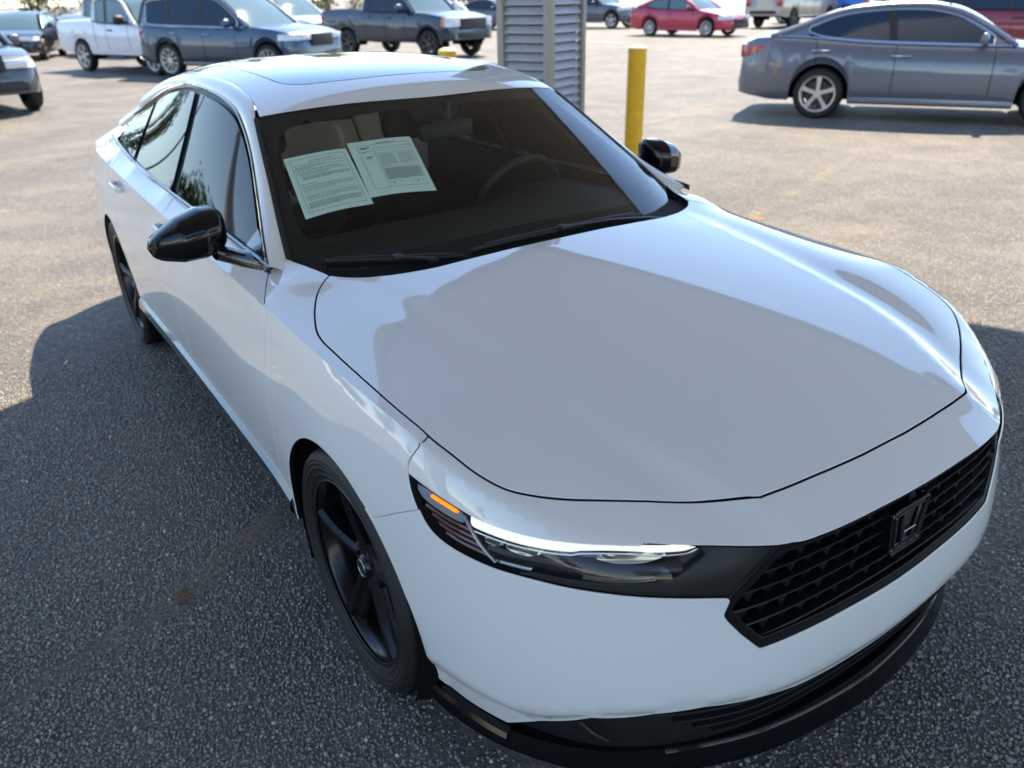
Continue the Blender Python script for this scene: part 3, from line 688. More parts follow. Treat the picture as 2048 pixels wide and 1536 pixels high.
# windshield side mouldings
def strip_between(surfA, A, surfB, B, n=80, bulge=.0, m=6):
    A = curve3(A, n); B = curve3(B, n); out = []
    for t in np.linspace(0, 1, m):
        P = A * (1 - t) + B * t; out.append(P)
    out = np.array(out)
    if bulge:
        tx = np.gradient(out, axis=1); tv = np.gradient(out, axis=0); nn = np.cross(tx, tv); nn /= np.maximum(np.linalg.norm(nn, axis=2), 1e-9)[..., None]
        if nn[..., 2].mean() < 0: nn = -nn
        sh = (np.sin(np.linspace(0, np.pi, m)) * bulge)[:, None, None]; out = out + nn * sh
    return out
we3 = WS.pos(WS_EDGE, .004); wi3 = WS.pos(we_in + [0, .004], .002)
mbpair('windshield_moulding', MB().grid(strip_between(None, we3, None, wi3, 60, .002, 4)), 'matte_black')
# roof: panel between the ditches, cant rails outside them
DITCH = curve3([(-1.112,-.6046),(-1.18,-.591),(-1.247,-.5785),(-1.3993,-.5640),(-1.5775,-.5560),(-1.9,-.558),(-2.3,-.562),(-2.6,-.575),(-2.78,-.585)], 80)
REAR_TOP = curve3([(-2.78,-.585),(-2.74,-.45),(-2.72,-.2),(-2.715,0)], 30)
roof_half = np.concatenate([WS_TOP[::-1], DITCH[1:], REAR_TOP[1:]])
roof_full = np.concatenate([roof_half, (roof_half[1:-1] * [1, -1])[::-1]])
SUNR = np.array([(-1.215,0),(-1.218,-.2),(-1.235,-.33),(-1.262,-.40),(-1.32,-.445),(-1.40,-.455),(-1.9,-.455),(-1.96,-.43),(-1.985,-.36),(-1.99,0)])
sun_half = smooth_line(SUNR, 90, 2); sun_full = np.concatenate([sun_half, (sun_half[1:-1] * [1, -1])[::-1]])
roof_o = hp('roof', panel(ROOF, roof_full, [sun_full], res=.035, gap=.0016, depth=.012), 'white_paint')
hp('sunroof_glass', panel(ROOF, inset_poly(sun_full, .004), res=.04, gap=.001, depth=.01), 'gloss_black')
dit3 = ROOF.pos(DITCH, -.001)
rail3 = RAIL.copy()
inner3 = curve3(np.concatenate([WS.pos(WS_EDGE, .003)[::-1][:-5:2], dit3[6::2]]), 200, 12)
i_end = int(np.argmin(np.abs(RAIL[:, 0] + 2.86)))
def cant(A, B, m=9):
    """rounded strip from the drip rail to the glass edge"""
    n = 150; A = curve3(A, n); B = curve3(B, n); out = []
    mid = (A + B) / 2
    w_ = np.linalg.norm(B - A, axis=1)
    t3 = np.gradient(mid, axis=0); t3 /= np.linalg.norm(t3, axis=1)[:, None]
    nn = np.cross(t3, B - A); nn /= np.linalg.norm(nn, axis=1)[:, None]
    if nn[:, 2].mean() < 0: nn = -nn
    for t in np.linspace(0, 1, m):
        out.append(A * (1 - t) + B * t + nn * (w_ * .55 * t * (1 - t))[:, None])
    lip = A + np.cross(nn, t3) * 0 - nn * .02
    return np.array([lip] + out)
railA = np.concatenate([RAIL[4:i_end]]); railA = railA + np.array([0, 0, .006])
cr_grid = cant(railA, inner3)
mbpair('roof_rail', MB().grid(cr_grid), 'white_paint', sharp=60)
# rear window
rw = np.concatenate([REAR_TOP[::-1], [(-2.9,-.60),(-3.1,-.625),(-3.25,-.64)], [(-3.3,-.5),(-3.32,-.2),(-3.325,0)]])
rw_full = np.concatenate([rw, (rw[1:-1] * [1, -1])[::-1]])
hp('rear_window', panel(ROOF, rw_full, res=.05, gap=.004, depth=.006, off=-.001), 'tinted_glass')
# C pillar skin
cp = np.concatenate([[(-2.78,-.585),(-2.9,-.60),(-3.1,-.625),(-3.25,-.64)]]); cpo = RAIL[RAIL[:, 0] < -2.80]
A_ = np.concatenate([cpo]); B_ = ROOF.pos(curve3(cp, 30))
mbpair('rear_pillar', MB().grid(cant(A_ + [0, 0, .004], B_)), 'white_paint', sharp=60)
# side glass: three panes each side, black frame behind
rz = lambda x: np.interp(x, RAIL[::-1, 0], RAIL[::-1, 2]); bz = lambda x: np.interp(x, BELTLINE[::-1, 0], BELTLINE[::-1, 2])
xs_ = np.linspace(-.60, -2.93, 120)
opening = np.concatenate([np.stack([xs_, bz(xs_) - .012], 1), np.stack([xs_[::-1], rz(xs_[::-1]) - .001], 1)])
SIDEF = panel(SIDE, opening, res=.05, gap=0, depth=0, off=-.012)
pair('window_frame', SIDEF, 'matte_black')
def pane(x0, x1, sl0=0., sl1=0., top=.020, bot=.006):
    xx = np.linspace(x0, x1, 50); B = np.stack([xx, bz(xx) + bot], 1)
    xt = np.linspace(x0 + sl0, x1 + sl1, 50); T = np.stack([xt, rz(xt) - top], 1)
    ok = T[:, 1] > bz(xt) + bot + .012; T = T[ok]
    return panel(SIDE, np.concatenate([B, T[::-1]]), res=.04, gap=.002, depth=.004, roll=.001, off=.001)
for o_, d_ in ((pane(-.715, -1.585, -.02, -.125), fdoor), (pane(-1.665, -2.33, -.125, -.14), rdoor)):
    pair('side_window', o_, 'tinted_glass', d_)
pair('quarter_window', pane(-2.40, -2.86, -.13, -.0), 'tinted_glass')
# bright upper trim line and belt moulding
mbpair('drip_moulding', MB().tube(RAIL[2:i_end + 6] + [0, -.002, .002], .0055, 6), 'gloss_black')
mbpair('belt_moulding', MB().tube(BELTLINE[2:] + [0, -.004, .001], .008, 8, flat=1.2), 'gloss_black')
# black sail panel at the mirror
sail = panel(SIDE, np.array([(-.62, bz(-.62) + .004), (-.765, bz(-.765) + .004), (-.742, rz(-.742) - .018), (-.68, rz(-.68) - .010)]), res=.03, gap=.001, depth=.006, off=.002)
pair('sail_panel', sail, 'gloss_black')
mat('steel_dark', (.06, .06, .065), .3, metal=.6); mat('smoke_chrome', (.13, .135, .14), .15, metal=1); mat('mirror_black', (.004, .004, .005), .04, spec=.42)
# ---------------------------------------------------------------- front openings: headlamps, grille, lower intake
def belt_grid(sA, sB, zA, zB, offs, n=40, m=6):
    """patch between two (s,z) polylines"""
    return None
def loop3(poly, off): return BELT.pos(np.asarray(poly), off)
def recess(poly, d0, d1, m='matte_black', name='surround', parent=HERO, res=.03):
    """floor set back behind an opening with a wall round it"""
    P = panel(BELT, poly, res=res, gap=0, depth=0, off=-d1); return hp(name, P, m, parent)
# whole dark opening (right half): lamp + black cheek + grille
open_half = np.concatenate([HL_TOP, crest_s(S_HL, .001, 30)[1:] - [0, .002], [(0.001, .5030)], GR_BOT[::-1][1:], HL_BOT[::-1], HL_OUTER[::-1][1:-1]])
def lamp(sign):
    par = empty('headlamp', (0, 0, 0), parent=HERO)
    def add(name, P, m): 
        return hp(name, P if sign > 0 else mirrored(P), m, par)
    def addmb(name, b, m, sharp=35): return (b if sign > 0 else b.mirror_y()).build(name, m, par, sharp=sharp)
    lens_in = smooth_line([(0.560,0.7580),(0.545,.742),(0.5656,0.7290),(0.6101,0.7080),(0.65,.700),(.72,.699),(.80,.6985),(.9,.6985)], 30, 0)
    low = HL_BOT[HL_BOT[:, 0] > .93] + [0, .006]
    lens = np.concatenate([HL_TOP[:-1] - [0, .003], lens_in, low[::-1], HL_OUTER[::-1][1:-1] - [.004, 0]])
    add('lens', panel(BELT, lens, res=.03, gap=.001, depth=.006, roll=.001, off=-.0015), 'clear_lens')
    big = np.concatenate([HL_TOP, [(.52, .745), (.53, .70)], HL_BOT[::-1][np.where(HL_BOT[::-1][:, 0] > .56)[0]], HL_OUTER[::-1][1:-1]])
    add('housing', panel(BELT, big, res=.03, gap=-.004, depth=0, off=-.030), 'lamp_housing')
    # running-light bar, a rounded strip that follows the top edge
    top = curve3([(1.046,.7790),(.9714,.7710),(.9097,.7670),(.8503,.7645),(.7694,.7620),(.6632,.7590),(.575,.7555)], 60)
    bot = curve3([(1.030,.7560),(.9854,.7525),(.9273,.7490),(.8673,.7480),(.8262,.7485),(.81,.7515),(.7059,.7510),(.665,.7475),(.5923,.7460),(.565,.7525)], 60)
    rows = []
    for t in np.linspace(0, 1, 9):
        q = top * (1 - t) + bot * t; rows.append(BELT.pos(q, -.012 + .008 * math.sin(math.pi * t)))
    addmb('light_bar', MB().grid(np.array(rows)), 'drl')
    # chrome edge under the bar and divider blade
    addmb('bar_bezel', MB().tube(BELT.pos(bot - [0, .002], -.006), .0016, 6), 'chrome')
    addmb('divider', MB().tube(BELT.pos(curve3([(1.058,.778),(1.030,.745),(1.004,.722),(.978,.704)], 20), -.006), [.0035] * 20, 6), 'lamp_grey')
    # reflector bowls below the bar
    for (a, b_, zt, zb, dd) in ((1.008, .965, .750, .735, -.008), (.962, .885, .747, .730, -.010), (.775, .63, .7490, .7330, -.010)):
        s_ = np.linspace(a, b_, 14); rows = []; tap = np.sin(np.linspace(.25, math.pi - .12, 14)) ** .5
        for t in np.linspace(0, 1, 6): rows.append(BELT.pos(np.stack([s_, zt + (zb - zt) * t * tap], 1), dd - .012 * math.sin(math.pi * t)))
        addmb('reflector', MB().grid(np.array(rows)), 'reflector')
    s_ = np.linspace(.80, .655, 14); rows = []
    for t in np.linspace(0, 1, 5): rows.append(BELT.pos(np.stack([s_, .7105 - .008 * t - .0035 * np.cos((s_ - .73) * 20) + .003], 1), -.008 - .008 * math.sin(math.pi * t)))
    addmb('reflector', MB().grid(np.array(rows)), 'reflector')
    s_ = np.linspace(.985, .905, 12); rows = []
    for t in np.linspace(0, 1, 5): rows.append(BELT.pos(np.stack([s_, .7085 - .006 * t + 0 * s_], 1), -.008 - .008 * math.sin(math.pi * t)))
    addmb('reflector', MB().grid(np.array(rows)), 'reflector')
    # dark shelf across the lamp, its sparkle painted on as pale specks
    s_ = np.linspace(1.0, .60, 50); rows = []
    for z_, o_ in ((.7325, -.026), (.7315, -.012), (.724, -.008), (.7165, -.010), (.7145, -.026)): rows.append(BELT.pos(np.stack([s_, np.full(50, z_)], 1), o_))
    addmb('shelf', MB().grid(np.array(rows)), 'lamp_shelf')
    # side marker: pale cover, lit amber bar, dark amber fins below
    mk = smooth_line([(1.190,.7925),(1.1443,.7915),(1.105,.7865),(1.0690,.7800),(1.0590,.7610),(1.08,.7600),(1.1134,.7630),(1.150,.7680),(1.176,.7745),(1.188,.784)], 60, 2)
    add('marker_cover', panel(BELT, mk, res=.012, gap=0, depth=.004, off=-.008), 'lamp_grey')
    rows = []
    a_ = curve3([(1.146,.7890),(1.11,.7855),(1.073,.7800)], 24)
    addmb('amber_bar', MB().tube(BELT.pos(a_, -.0055), [.002] + [.0042] * 22 + [.002], 8, flat=.9), 'amber_lit')
    for k in range(4):
        q = curve3([(1.165 - .02 * k, .757 - .0125 * k), (1.11 - .015 * k, .751 - .0125 * k), (1.055 - .012 * k, .748 - .0125 * k), (1.028 - .012 * k, .744 - .0125 * k)], 20)
        addmb('amber_fin', MB().tube(BELT.pos(q, -.014), .0048, 6), 'amber_dark')
    return par
def sparkle():
    m = mat('lamp_shelf', (.012, .012, .016), .35, coat=.4); n = m.node_tree; b = n.nodes['Principled BSDF']; L = n.links.new
    tc = n.nodes.new('ShaderNodeTexCoord'); v = n.nodes.new('ShaderNodeTexVoronoi'); v.inputs['Scale'].default_value = 420; L(tc.outputs['Object'], v.inputs['Vector'])
    r = n.nodes.new('ShaderNodeValToRGB'); L(v.outputs['Distance'], r.inputs[0]); r.color_ramp.elements[0].color = (.5, .5, .56, 1); r.color_ramp.elements[1].color = (.012, .012, .016, 1); r.color_ramp.elements[1].position = .16
    L(r.outputs[0], b.inputs['Base Color'])
sparkle()
for sg in (1, -1): lamp(sg)
# black cheek panels between lamp and grille
GR_SIDE = np.array([(0.5127,0.6229),(0.4997,0.6461),(0.4431,0.6999),(0.3888,0.747)])
cheek = np.concatenate([[(.56, .7565), (.40, .7465)], GR_SIDE[::-1][:-1], [(.505, .648), (.56, .660), (.64, .6705), (.75, .681), (.86, .687), (.93, .690)], [(.9, .6985), (.80, .6975), (.72, .698), (.65, .699), (.61, .707), (.5656, .728), (.547, .741)]])
pair('lamp_cheek', panel(BELT, cheek, res=.025, gap=.0005, depth=.02, off=-.010), 'matte_black')
# grille: frame, backing, slats, facets, emblem
grille = empty('grille', parent=HERO)
grh = np.concatenate([[(0, .751)], [(.37, .7475), (.392, .7455)], GR_SIDE[::-1][1:], [(.5125, .6185), (.5046, .5995), (.4726, .5615), (.4317, .520), (.4187, .5150)], GR_BOT])
grf = np.concatenate([grh, (grh[1:-1] * [-1, 1])[::-1]])
gin = inset_poly(resamp(grf, .03, True), .015)
frame_o = panel(BELT, grf, [gin], res=.025, gap=-.003, depth=.03, off=-.006); hp('frame', frame_o, 'grille_black', grille)
hp('backing', panel(BELT, grf, res=.05, gap=0, depth=0, off=-.07), 'liner', grille)
def s_limit(z, pad=.016):
    zz = [p[1] for p in grh if True]; 
    pts = grh[2:-4]; pts = pts[np.argsort(pts[:, 1])]
    return float(np.interp(z, pts[:, 1], pts[:, 0])) - pad
def sweep_z(ss, z, prof, name, m, parent):
    """bar along s with a (offset, dz) cross-section"""
    rows = [BELT.pos(np.stack([ss, np.full(len(ss), z) + dz], 1), o_) for o_, dz in prof]; rows.append(rows[0])
    MB().grid(np.array(rows)).build(name, m, parent, sharp=50)
SLZ = [.722, .686, .648, .610, .572, .536]
for k, z in enumerate(SLZ):
    l = s_limit(z) + .004; ss = np.linspace(-l, l, 70)
    sweep_z(ss, z - .004 * (np.abs(ss) / .45) ** 2, ((-.014, .0015), (-.013, -.002), (-.03, -.005), (-.055, -.005), (-.055, .001), (-.03, .003)), 'slat', 'grille_black', grille)
fac = MB()      # one facet, shared
def facet_mesh():
    b = MB(); b.add([(0, -.022, .015), (0, .022, .015), (0, 0, -.016), (-.035, -.012, .006), (-.035, .012, .006)], [(0, 1, 2), (0, 2, 3), (1, 4, 2), (2, 4, 3), (0, 3, 4, 1)])
    t = b.build('facet', 'grille_black', smooth=False); me = t.data; bpy.data.objects.remove(t); return me
FME = facet_mesh()
for k in range(len(SLZ) - 1):
    zc_ = (SLZ[k] + SLZ[k + 1]) / 2; l = s_limit(zc_) - .01; n_ = int(2 * l / .050)
    for j in range(n_):
        s0 = -l + (j + .5 + (.25 if k % 2 else -.25)) * (2 * l / n_)
        if abs(s0) > l - .012: continue
        zz = zc_ - .004 * (s0 / .45) ** 2
        p = BELT.pos([[s0, zz]], -.024)[0]; nn = BELT.nrm([[abs(s0) + 1e-4, zz]])[0]
        if s0 < 0: nn = nn * [1, -1, 1]
        f = bpy.data.objects.new('facet', FME); COL.objects.link(f); f.parent = grille; f.location = p
        tilt = .18 if (j + k) % 2 else -.10
        f.rotation_euler = (.0, tilt, math.atan2(nn[1], nn[0])); f.scale = (1, .9, .95)
# emblem: rounded plate with a framed H
EMB_C = np.array([0.0, .640])
def emb_pt(a, b_, o_): return BELT.pos([[EMB_C[0] - a, EMB_C[1] + b_]], o_)[0]
def rrect(w0, w1, h, r=.014, n=6):
    pts = []
    for (cx, cz, a0) in ((w1 - r, h - r, 0), (-(w1 - r), h - r, 90), (-(w0 - r), -(h - r), 180), (w0 - r, -(h - r), 270)):
        for t in np.linspace(a0, a0 + 90, n): pts.append((cx + r * math.cos(math.radians(t)), cz + r * math.sin(math.radians(t))))
    return np.array(pts)
emblem = empty('emblem', parent=HERO)
def plate(poly, d0, d1, name, m):
    V = [emb_pt(a, b_, d0) for a, b_ in poly] + [emb_pt(a * .985, b_ * .985, d1) for a, b_ in poly]; n_ = len(poly)
    MB().add(V, [tuple(range(n_, 2 * n_))] + [(i, (i + 1) % n_, n_ + (i + 1) % n_, n_ + i) for i in range(n_)]).build(name, m, emblem, sharp=40)
plate(rrect(.058, .070, .060), -.04, -.002, 'plate', 'gloss_black')
def ring_bar(poly, r, o_, name, m):
    P = [emb_pt(a, b_, o_) for a, b_ in np.concatenate([poly, poly[:1]])]; MB().tube(P, r, 8, caps=False).build(name, m, emblem)
ring_bar(rrect(.055, .067, .057), .0032, .000, 'ring', 'smoke_chrome')
ring_bar(rrect(.044, .055, .046, .010), .0022, .001, 'ring', 'smoke_chrome')
for sg in (1, -1):
    q = curve3([(sg * .020, -.038), (sg * .022, -.010), (sg * .024, 0), (sg * .028, .018), (sg * .034, .038)], 14); MB().tube([emb_pt(a, b_, .002) for a, b_ in q], [.005] * 14, 8, flat=.6).build('letter_stroke', 'smoke_chrome', emblem)
MB().tube([emb_pt(a, -.004 , .002) for a in np.linspace(-.022, .022, 8)], .0048, 8, flat=.6).build('letter_stroke', 'smoke_chrome', emblem)

# lower intake and lip
lowg = empty('lower_intake', parent=HERO)
lo_half = np.concatenate([WHITE_BOT[::-1], [(1.20, .20), (1.10, .165), (.9, .155), (.0, .155)]])
lo_full = np.concatenate([lo_half, (lo_half[1:-1] * [-1, 1])[::-1]])
hp('panel', panel(BELT, lo_full, res=.03, gap=-.004, depth=0, off=-.028), 'matte_black', lowg)
for k, z in enumerate((.345, .318, .291, .262)):
    l = .64 - .05 * k; ss = np.linspace(-l, l, 60)
    zz = np.full(60, z) + .02 * (np.abs(ss) / .6) ** 2
    sweep_z(ss, zz, ((-.012, .002), (-.012, -.005), (-.03, -.008), (-.04, -.002)), 'bar', 'black_plastic', lowg)
# side blade in the corner vent
for sg in (1, -1):
    P = [BELT.pos([[sg * s_, z_]], -.012)[0] for s_, z_ in ((.80, .335), (.77, .30), (.73, .268))]
    MB().tube(P, [.006, .010, .004], 8, flat=.5).build('vent_blade', 'black_plastic', lowg)
# lip: gloss-black skirt with a sharp lower edge wrapping to the wheel
def base_pos(ss, zz, dd):
    sa = np.abs(ss); px, py, nx, ny = [np.interp(sa, BELT.sg, A_) for A_ in (BELT.P[:, 0], BELT.P[:, 1], BELT.Nn[:, 0], BELT.Nn[:, 1])]
    return np.stack([px + nx * dd, np.where(ss < 0, -1, 1) * (py + ny * dd), zz], 1)
ssl = np.linspace(-1.25, 1.25, 180); sa_ = np.abs(ssl)
ld = np.interp(sa_, np.linspace(0, 1.25, 200), makima([0, .15, .31, .48, .77, .9, 1.05, 1.17, 1.25], [-.010, -.017, -.032, -.052, -.062, -.056, -.042, -.034, -.034], np.linspace(0, 1.25, 200)))
zt_ = np.interp(sa_, [0, .5, .8, .97, 1.1, 1.25], [.222, .218, .210, .206, .210, .222]); zb_ = np.interp(sa_, [0, .8, 1.0, 1.25], [.152, .152, .158, .170])
rows = [base_pos(ssl, zt_ + (zb_ - zt_) * fz, ld + o_) for fz, o_ in ((0., -.050), (.04, -.020), (.10, -.014), (.35, -.009), (.66, -.004), (.88, .001), (.95, .001), (1., -.006), (1.02, -.06))]
MB().grid(np.array(rows)).build('front_lip', 'lip_black', HERO, sharp=40)
ss2 = np.linspace(.97, 1.235, 40); rows = []     # winglet on the corner
for z_, o_ in ((.236, -.046), (.233, -.030), (.222, -.024), (.217, -.040)): rows.append(base_pos(ss2, np.full(40, z_), np.full(40, o_)))
mbpair('corner_blade', MB().grid(np.array(rows)), 'lip_black')

# ---------------------------------------------------------------- wheels
def wheel(loc, sign, steer=0.):
    w_ = empty('wheel', loc, steer, parent=HERO); y = -1 if sign < 0 else 1
    def fl(b):
        if y > 0: return b.mirror_y()
        return b
    # local: outer face towards -y (right side)
    T = MB().lathe([(.246, -.085), (.252, -.098), (.262, -.104), (.268, -.1085), (.270, -.1065), (.285, -.112), (.2865, -.1135), (.2885, -.1125), (.298, -.1132), (.2995, -.1148), (.3015, -.1133), (.308, -.113), (.3095, -.1143), (.3115, -.1122), (.322, -.108), (.331, -.096), (.3345, -.080), (.3352, -.05), (.3355, 0), (.3352, .05), (.3345, .080), (.331, .096), (.315, .11), (.285, .112), (.252, .098), (.246, .085)], n=96)
    ty = fl(T).build('tyre', 'rubber', w_, sharp=60)
    g = MB()                                # tread: circumferential grooves and lateral sipes as dark recessed bands
    for k in range(72):
        a = 2 * math.pi * k / 72
        for (ya, yb, da) in ((-.100, -.066, .018), (-.052, -.02, -.014), (.02, .052, .014), (.066, .100, -.018)):
            p = [(.3362 * math.cos(a + da * t), yy, .3362 * math.sin(a + da * t)) for t, yy in ((0, ya), (1, yb))]
            g.tube(p, .0016, 4, caps=False)
    fl(g).build('tread_sipes', 'liner', ty, sharp=None)
    g = MB()
    for yy in (-.058, -.012, .034): g.lathe([(.3358, yy - .004), (.3364, yy), (.3358, yy + .004)], n=72)
    fl(g).build('tread_grooves', 'liner', ty)
    fl(MB().lathe([(.2455, -.100), (.2585, -.1035), (.2600, -.1000), (.2470, -.0935), (.2400, -.085), (.2330, -.04), (.228, .07), (.246, .09)], n=80)).build('rim', 'wheel_black', w_, sharp=40)
    fl(MB().lathe([(.2475, -.1012), (.2492, -.1024), (.2510, -.1012)], n=80)).build('rim_lip', 'steel_dark', w_)
    # five wide spokes, each with a cut face, on a hub
    for k in range(5):
        a = math.radians(90 + 72 * k + 14); ca, sa = math.cos(a), math.sin(a); b = MB()
        prof = []
        def pt(r_, t_, yy): return (r_ * ca - t_ * sa, yy, r_ * sa + t_ * ca)
        R_ = [.045, .09, .15, .20, .243]; Wd = [.030, .025, .027, .033, .046]; F_ = [-.070, -.078, -.088, -.094, -.098]; Bk = [-.03, -.034, -.045, -.055, -.062]
        rows = []
        for r_, wd, fy, by in zip(R_, Wd, F_, Bk):
            rows.append([pt(r_, -wd, by), pt(r_, -wd, fy + .012), pt(r_, -wd * .72, fy), pt(r_, -wd * .10, fy + .003), pt(r_, wd * .18, fy + .016), pt(r_, wd * .80, fy + .022), pt(r_, wd, fy + .030), pt(r_, wd, by)])
        b.grid(np.array(rows)); b.F.append((0, 7, 6, 5, 4, 3, 2, 1))
        fl(b).build('spoke', 'wheel_black', w_, sharp=25)
    fl(MB().lathe([(.0005, -.078), (.024, -.078), (.030, -.074), (.034, -.066), (.070, -.062), (.078, -.05), (.08, -.02)], n=40)).build('hub', 'wheel_black', w_, sharp=30)
    fl(MB().lathe([(.022, -.0785), (.0235, -.0800), (.025, -.0785)], n=30)).build('cap_ring', 'steel', w_)
    for k in range(5):
        a = math.radians(90 + 72 * k + 50); fl(MB().cyl((.055 * math.cos(a), -.050, .055 * math.sin(a)), (.055 * math.cos(a), -.066, .055 * math.sin(a)), .0095, 6)).build('lug_nut', 'steel_dark', w_)
    fl(MB().lathe([(.06, -.01), (.152, -.012), (.156, -.006), (.156, .012), (.06, .014)], n=48)).build('brake_disc', 'steel', w_)
    fl(MB().box((.13, -.012, .03), (.075, .07, .16), bev=.012)).build('brake_caliper', 'steel_dark', w_)
    return w_
wheel((.042, -.800, .3355), -1, math.radians(0)); wheel((.042, .800, .3355), 1); wheel((-2.83, -.806, .3355), -1); wheel((-2.83, .806, .3355), 1)
# wheel-well liners and underbody
for (c, r) in ((ARCH_C, ARCH_R), (ARCH2, A2R)):
    rows = []
    for yy in (-.905, -.86, -.60, -.55):
        rr = r + (.004 if yy < -.9 else .02); rows.append([(c[0] + rr * math.cos(t), yy, c[1] + rr * math.sin(t)) for t in np.radians(np.linspace(-28, 208, 40))])
    b = MB().grid(np.array(rows)); b.add([(c[0] + (r + .02) * math.cos(t), -.55, c[1] + (r + .02) * math.sin(t)) for t in np.radians(np.linspace(-28, 208, 40))], [tuple(range(40))])
    mbpair('wheel_liner', b, 'liner')
# mud flap behind the front wheel
b = MB().add([(-.318, -.90, .36), (-.318, -.66, .36), (-.30, -.66, .155), (-.30, -.905, .155), (-.326, -.90, .36), (-.326, -.66, .36), (-.308, -.66, .155), (-.308, -.905, .155)], [(0, 1, 2, 3), (4, 7, 6, 5), (0, 3, 7, 4), (1, 5, 6, 2), (3, 2, 6, 7), (0, 4, 5, 1)])
mbpair('mud_flap', b, 'liner')
MB().box((-1.5, 0, .21), (4.4, 1.1, .10), bev=.02).build('underbody', 'liner', HERO)
MB().box((.55, 0, .45), (.5, 1.15, .44), bev=.03).build('engine_bay', 'liner', HERO)
b = MB(); xx = np.linspace(.80, -.42, 20); b.grid(np.array([[(x, y, DECK.z([[x, y]])[0] - .05) for y in np.linspace(-.80 if x < .5 else -.80 + (x - .5) * 1.3, .80 if x < .5 else .80 - (x - .5) * 1.3, 24)] for x in xx])); b.build('hood_underside', 'liner', HERO)
for sg in (-1, 1): MB().box((-1.5, sg * .83, .42), (2.3, .10, .30), bev=.02).build('door_core', 'liner', HERO)

# ---------------------------------------------------------------- mirrors
def mirror(sign):
    # local frame at the shell centre: u outboard, x forward
    par = empty('side_mirror', parent=HERO)
    C0 = np.array([-.815, -.968, 1.046])
    U, Vn = 30, 26; rows = []
    for i in range(U + 1):
        t = i / U                             # inboard -> outboard tip
        yy = .105 - .215 * t
        hz_t = np.interp(t, [0, .08, .3, .6, .85, .96, 1], [.052, .072, .079, .066, .038, .021, .004]); hz_b = np.interp(t, [0, .08, .3, .6, .85, .96, 1], [-.044, -.060, -.068, -.062, -.044, -.028, -.006])
        fx = np.interp(t, [0, .08, .3, .6, .85, .96, 1], [.050, .078, .090, .074, .034, .006, -.024]); bx = np.interp(t, [0, .08, .3, .6, .85, .96, 1], [-.035, -.055, -.060, -.060, -.058, -.052, -.034])
        zc = .010 - .030 * t; ring = []
        for j in range(Vn):
            a = 2 * math.pi * j / Vn; c_, s_ = math.cos(a), math.sin(a)
            px = (fx if c_ > 0 else -bx) * (abs(c_) ** (.8 if c_ > 0 else .45)) * (1 if c_ > 0 else -1); pz = (hz_t if s_ > 0 else -hz_b) * (abs(s_) ** .85) * (1 if s_ > 0 else -1)
            ring.append((C0[0] + px, C0[1] + yy, C0[2] + zc + pz))
        rows.append(ring)
    b = MB().grid(np.array(rows), closed_v=True); b.F.append(tuple(range(Vn))); b.F.append(tuple(U * Vn + k for k in range(Vn))[::-1])
    def out(b, n_, m_, sh=50): return (b if sign > 0 else b.mirror_y()).build(n_, m_, par, sharp=sh)
    out(b, 'shell', 'mirror_black')
    # seam between upper cap and lower shell, and the mirror glass at the back
    pts = []
    for i in range(3, U - 1):
        r_ = rows[i]; k = Vn - 3; p = np.array(r_[k]); c_ = np.mean(r_, axis=0); pts.append(p + (p - c_) * .012)
    out(MB().tube(pts, .0016, 6), 'seam', 'matte_black')
    g = []
    for i in range(2, U - 1, 2):
        r_ = rows[i]; x_ = min(p[0] for p in r_) - .0015; c_ = np.mean(r_, axis=0); h1 = max(p[2] for p in r_); h0 = min(p[2] for p in r_); g.append([(x_, c_[1], c_[2] + (h0 - c_[2]) * .75), (x_, c_[1], c_[2] + (h1 - c_[2]) * .75)])
    out(MB().grid(np.array(g)), 'mirror_glass', 'chrome')
    # arm down to the door
    A = [(-.795, -.905, 1.000), (-.760, -.880, .988), (-.715, -.852, .980), (-.675, -.828, .974)]
    P = []
    arm = MB(); rows2 = []
    for k, p in enumerate(A):
        lx = [.055, .050, .062, .085][k]; lz = [.032, .026, .027, .034][k]
        rows2.append([(p[0] + lx * math.cos(a), p[1], p[2] + lz * math.sin(a)) for a in np.linspace(0, 2 * math.pi, 16, endpoint=False)])
    arm.grid(np.array(rows2), closed_v=True); out(arm, 'arm', 'gloss_black')
    return par
for sg in (1, -1): mirror(sg)
# ---------------------------------------------------------------- door handles
def handle(s0, z0, parents, ln=.20):
    ss = np.linspace(s0 - ln / 2, s0 + ln / 2, 24); rows = []
    for k, s_ in enumerate(ss):
        t = k / 23; prot = .034 * min(1, math.sin(math.pi * min(max(t, .0), 1)) * 2.2); th = .013 if 0 < k < 23 else .002
        c_ = BELT.pos([[s_, z0]], prot * .85)[0]; n_ = BELT.nrm([[s_, z0]])[0]
        rows.append([c_ + n_ * (.008 * math.cos(a)) + np.array([0, 0, 1]) * (th * math.sin(a)) for a in np.linspace(0, 2 * math.pi, 12, endpoint=False)])
    mbpair('door_handle', MB().grid(np.array(rows), closed_v=True), 'white_paint', parents, sharp=60)
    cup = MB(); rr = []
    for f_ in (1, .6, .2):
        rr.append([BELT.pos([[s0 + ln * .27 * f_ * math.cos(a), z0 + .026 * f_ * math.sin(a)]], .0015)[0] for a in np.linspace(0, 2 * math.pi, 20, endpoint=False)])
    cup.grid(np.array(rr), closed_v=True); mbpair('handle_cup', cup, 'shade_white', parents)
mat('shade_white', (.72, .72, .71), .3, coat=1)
handle(s_of_x(-1.50, .905), .905, fdoor); handle(s_of_x(-2.42, .915), .915, rdoor)

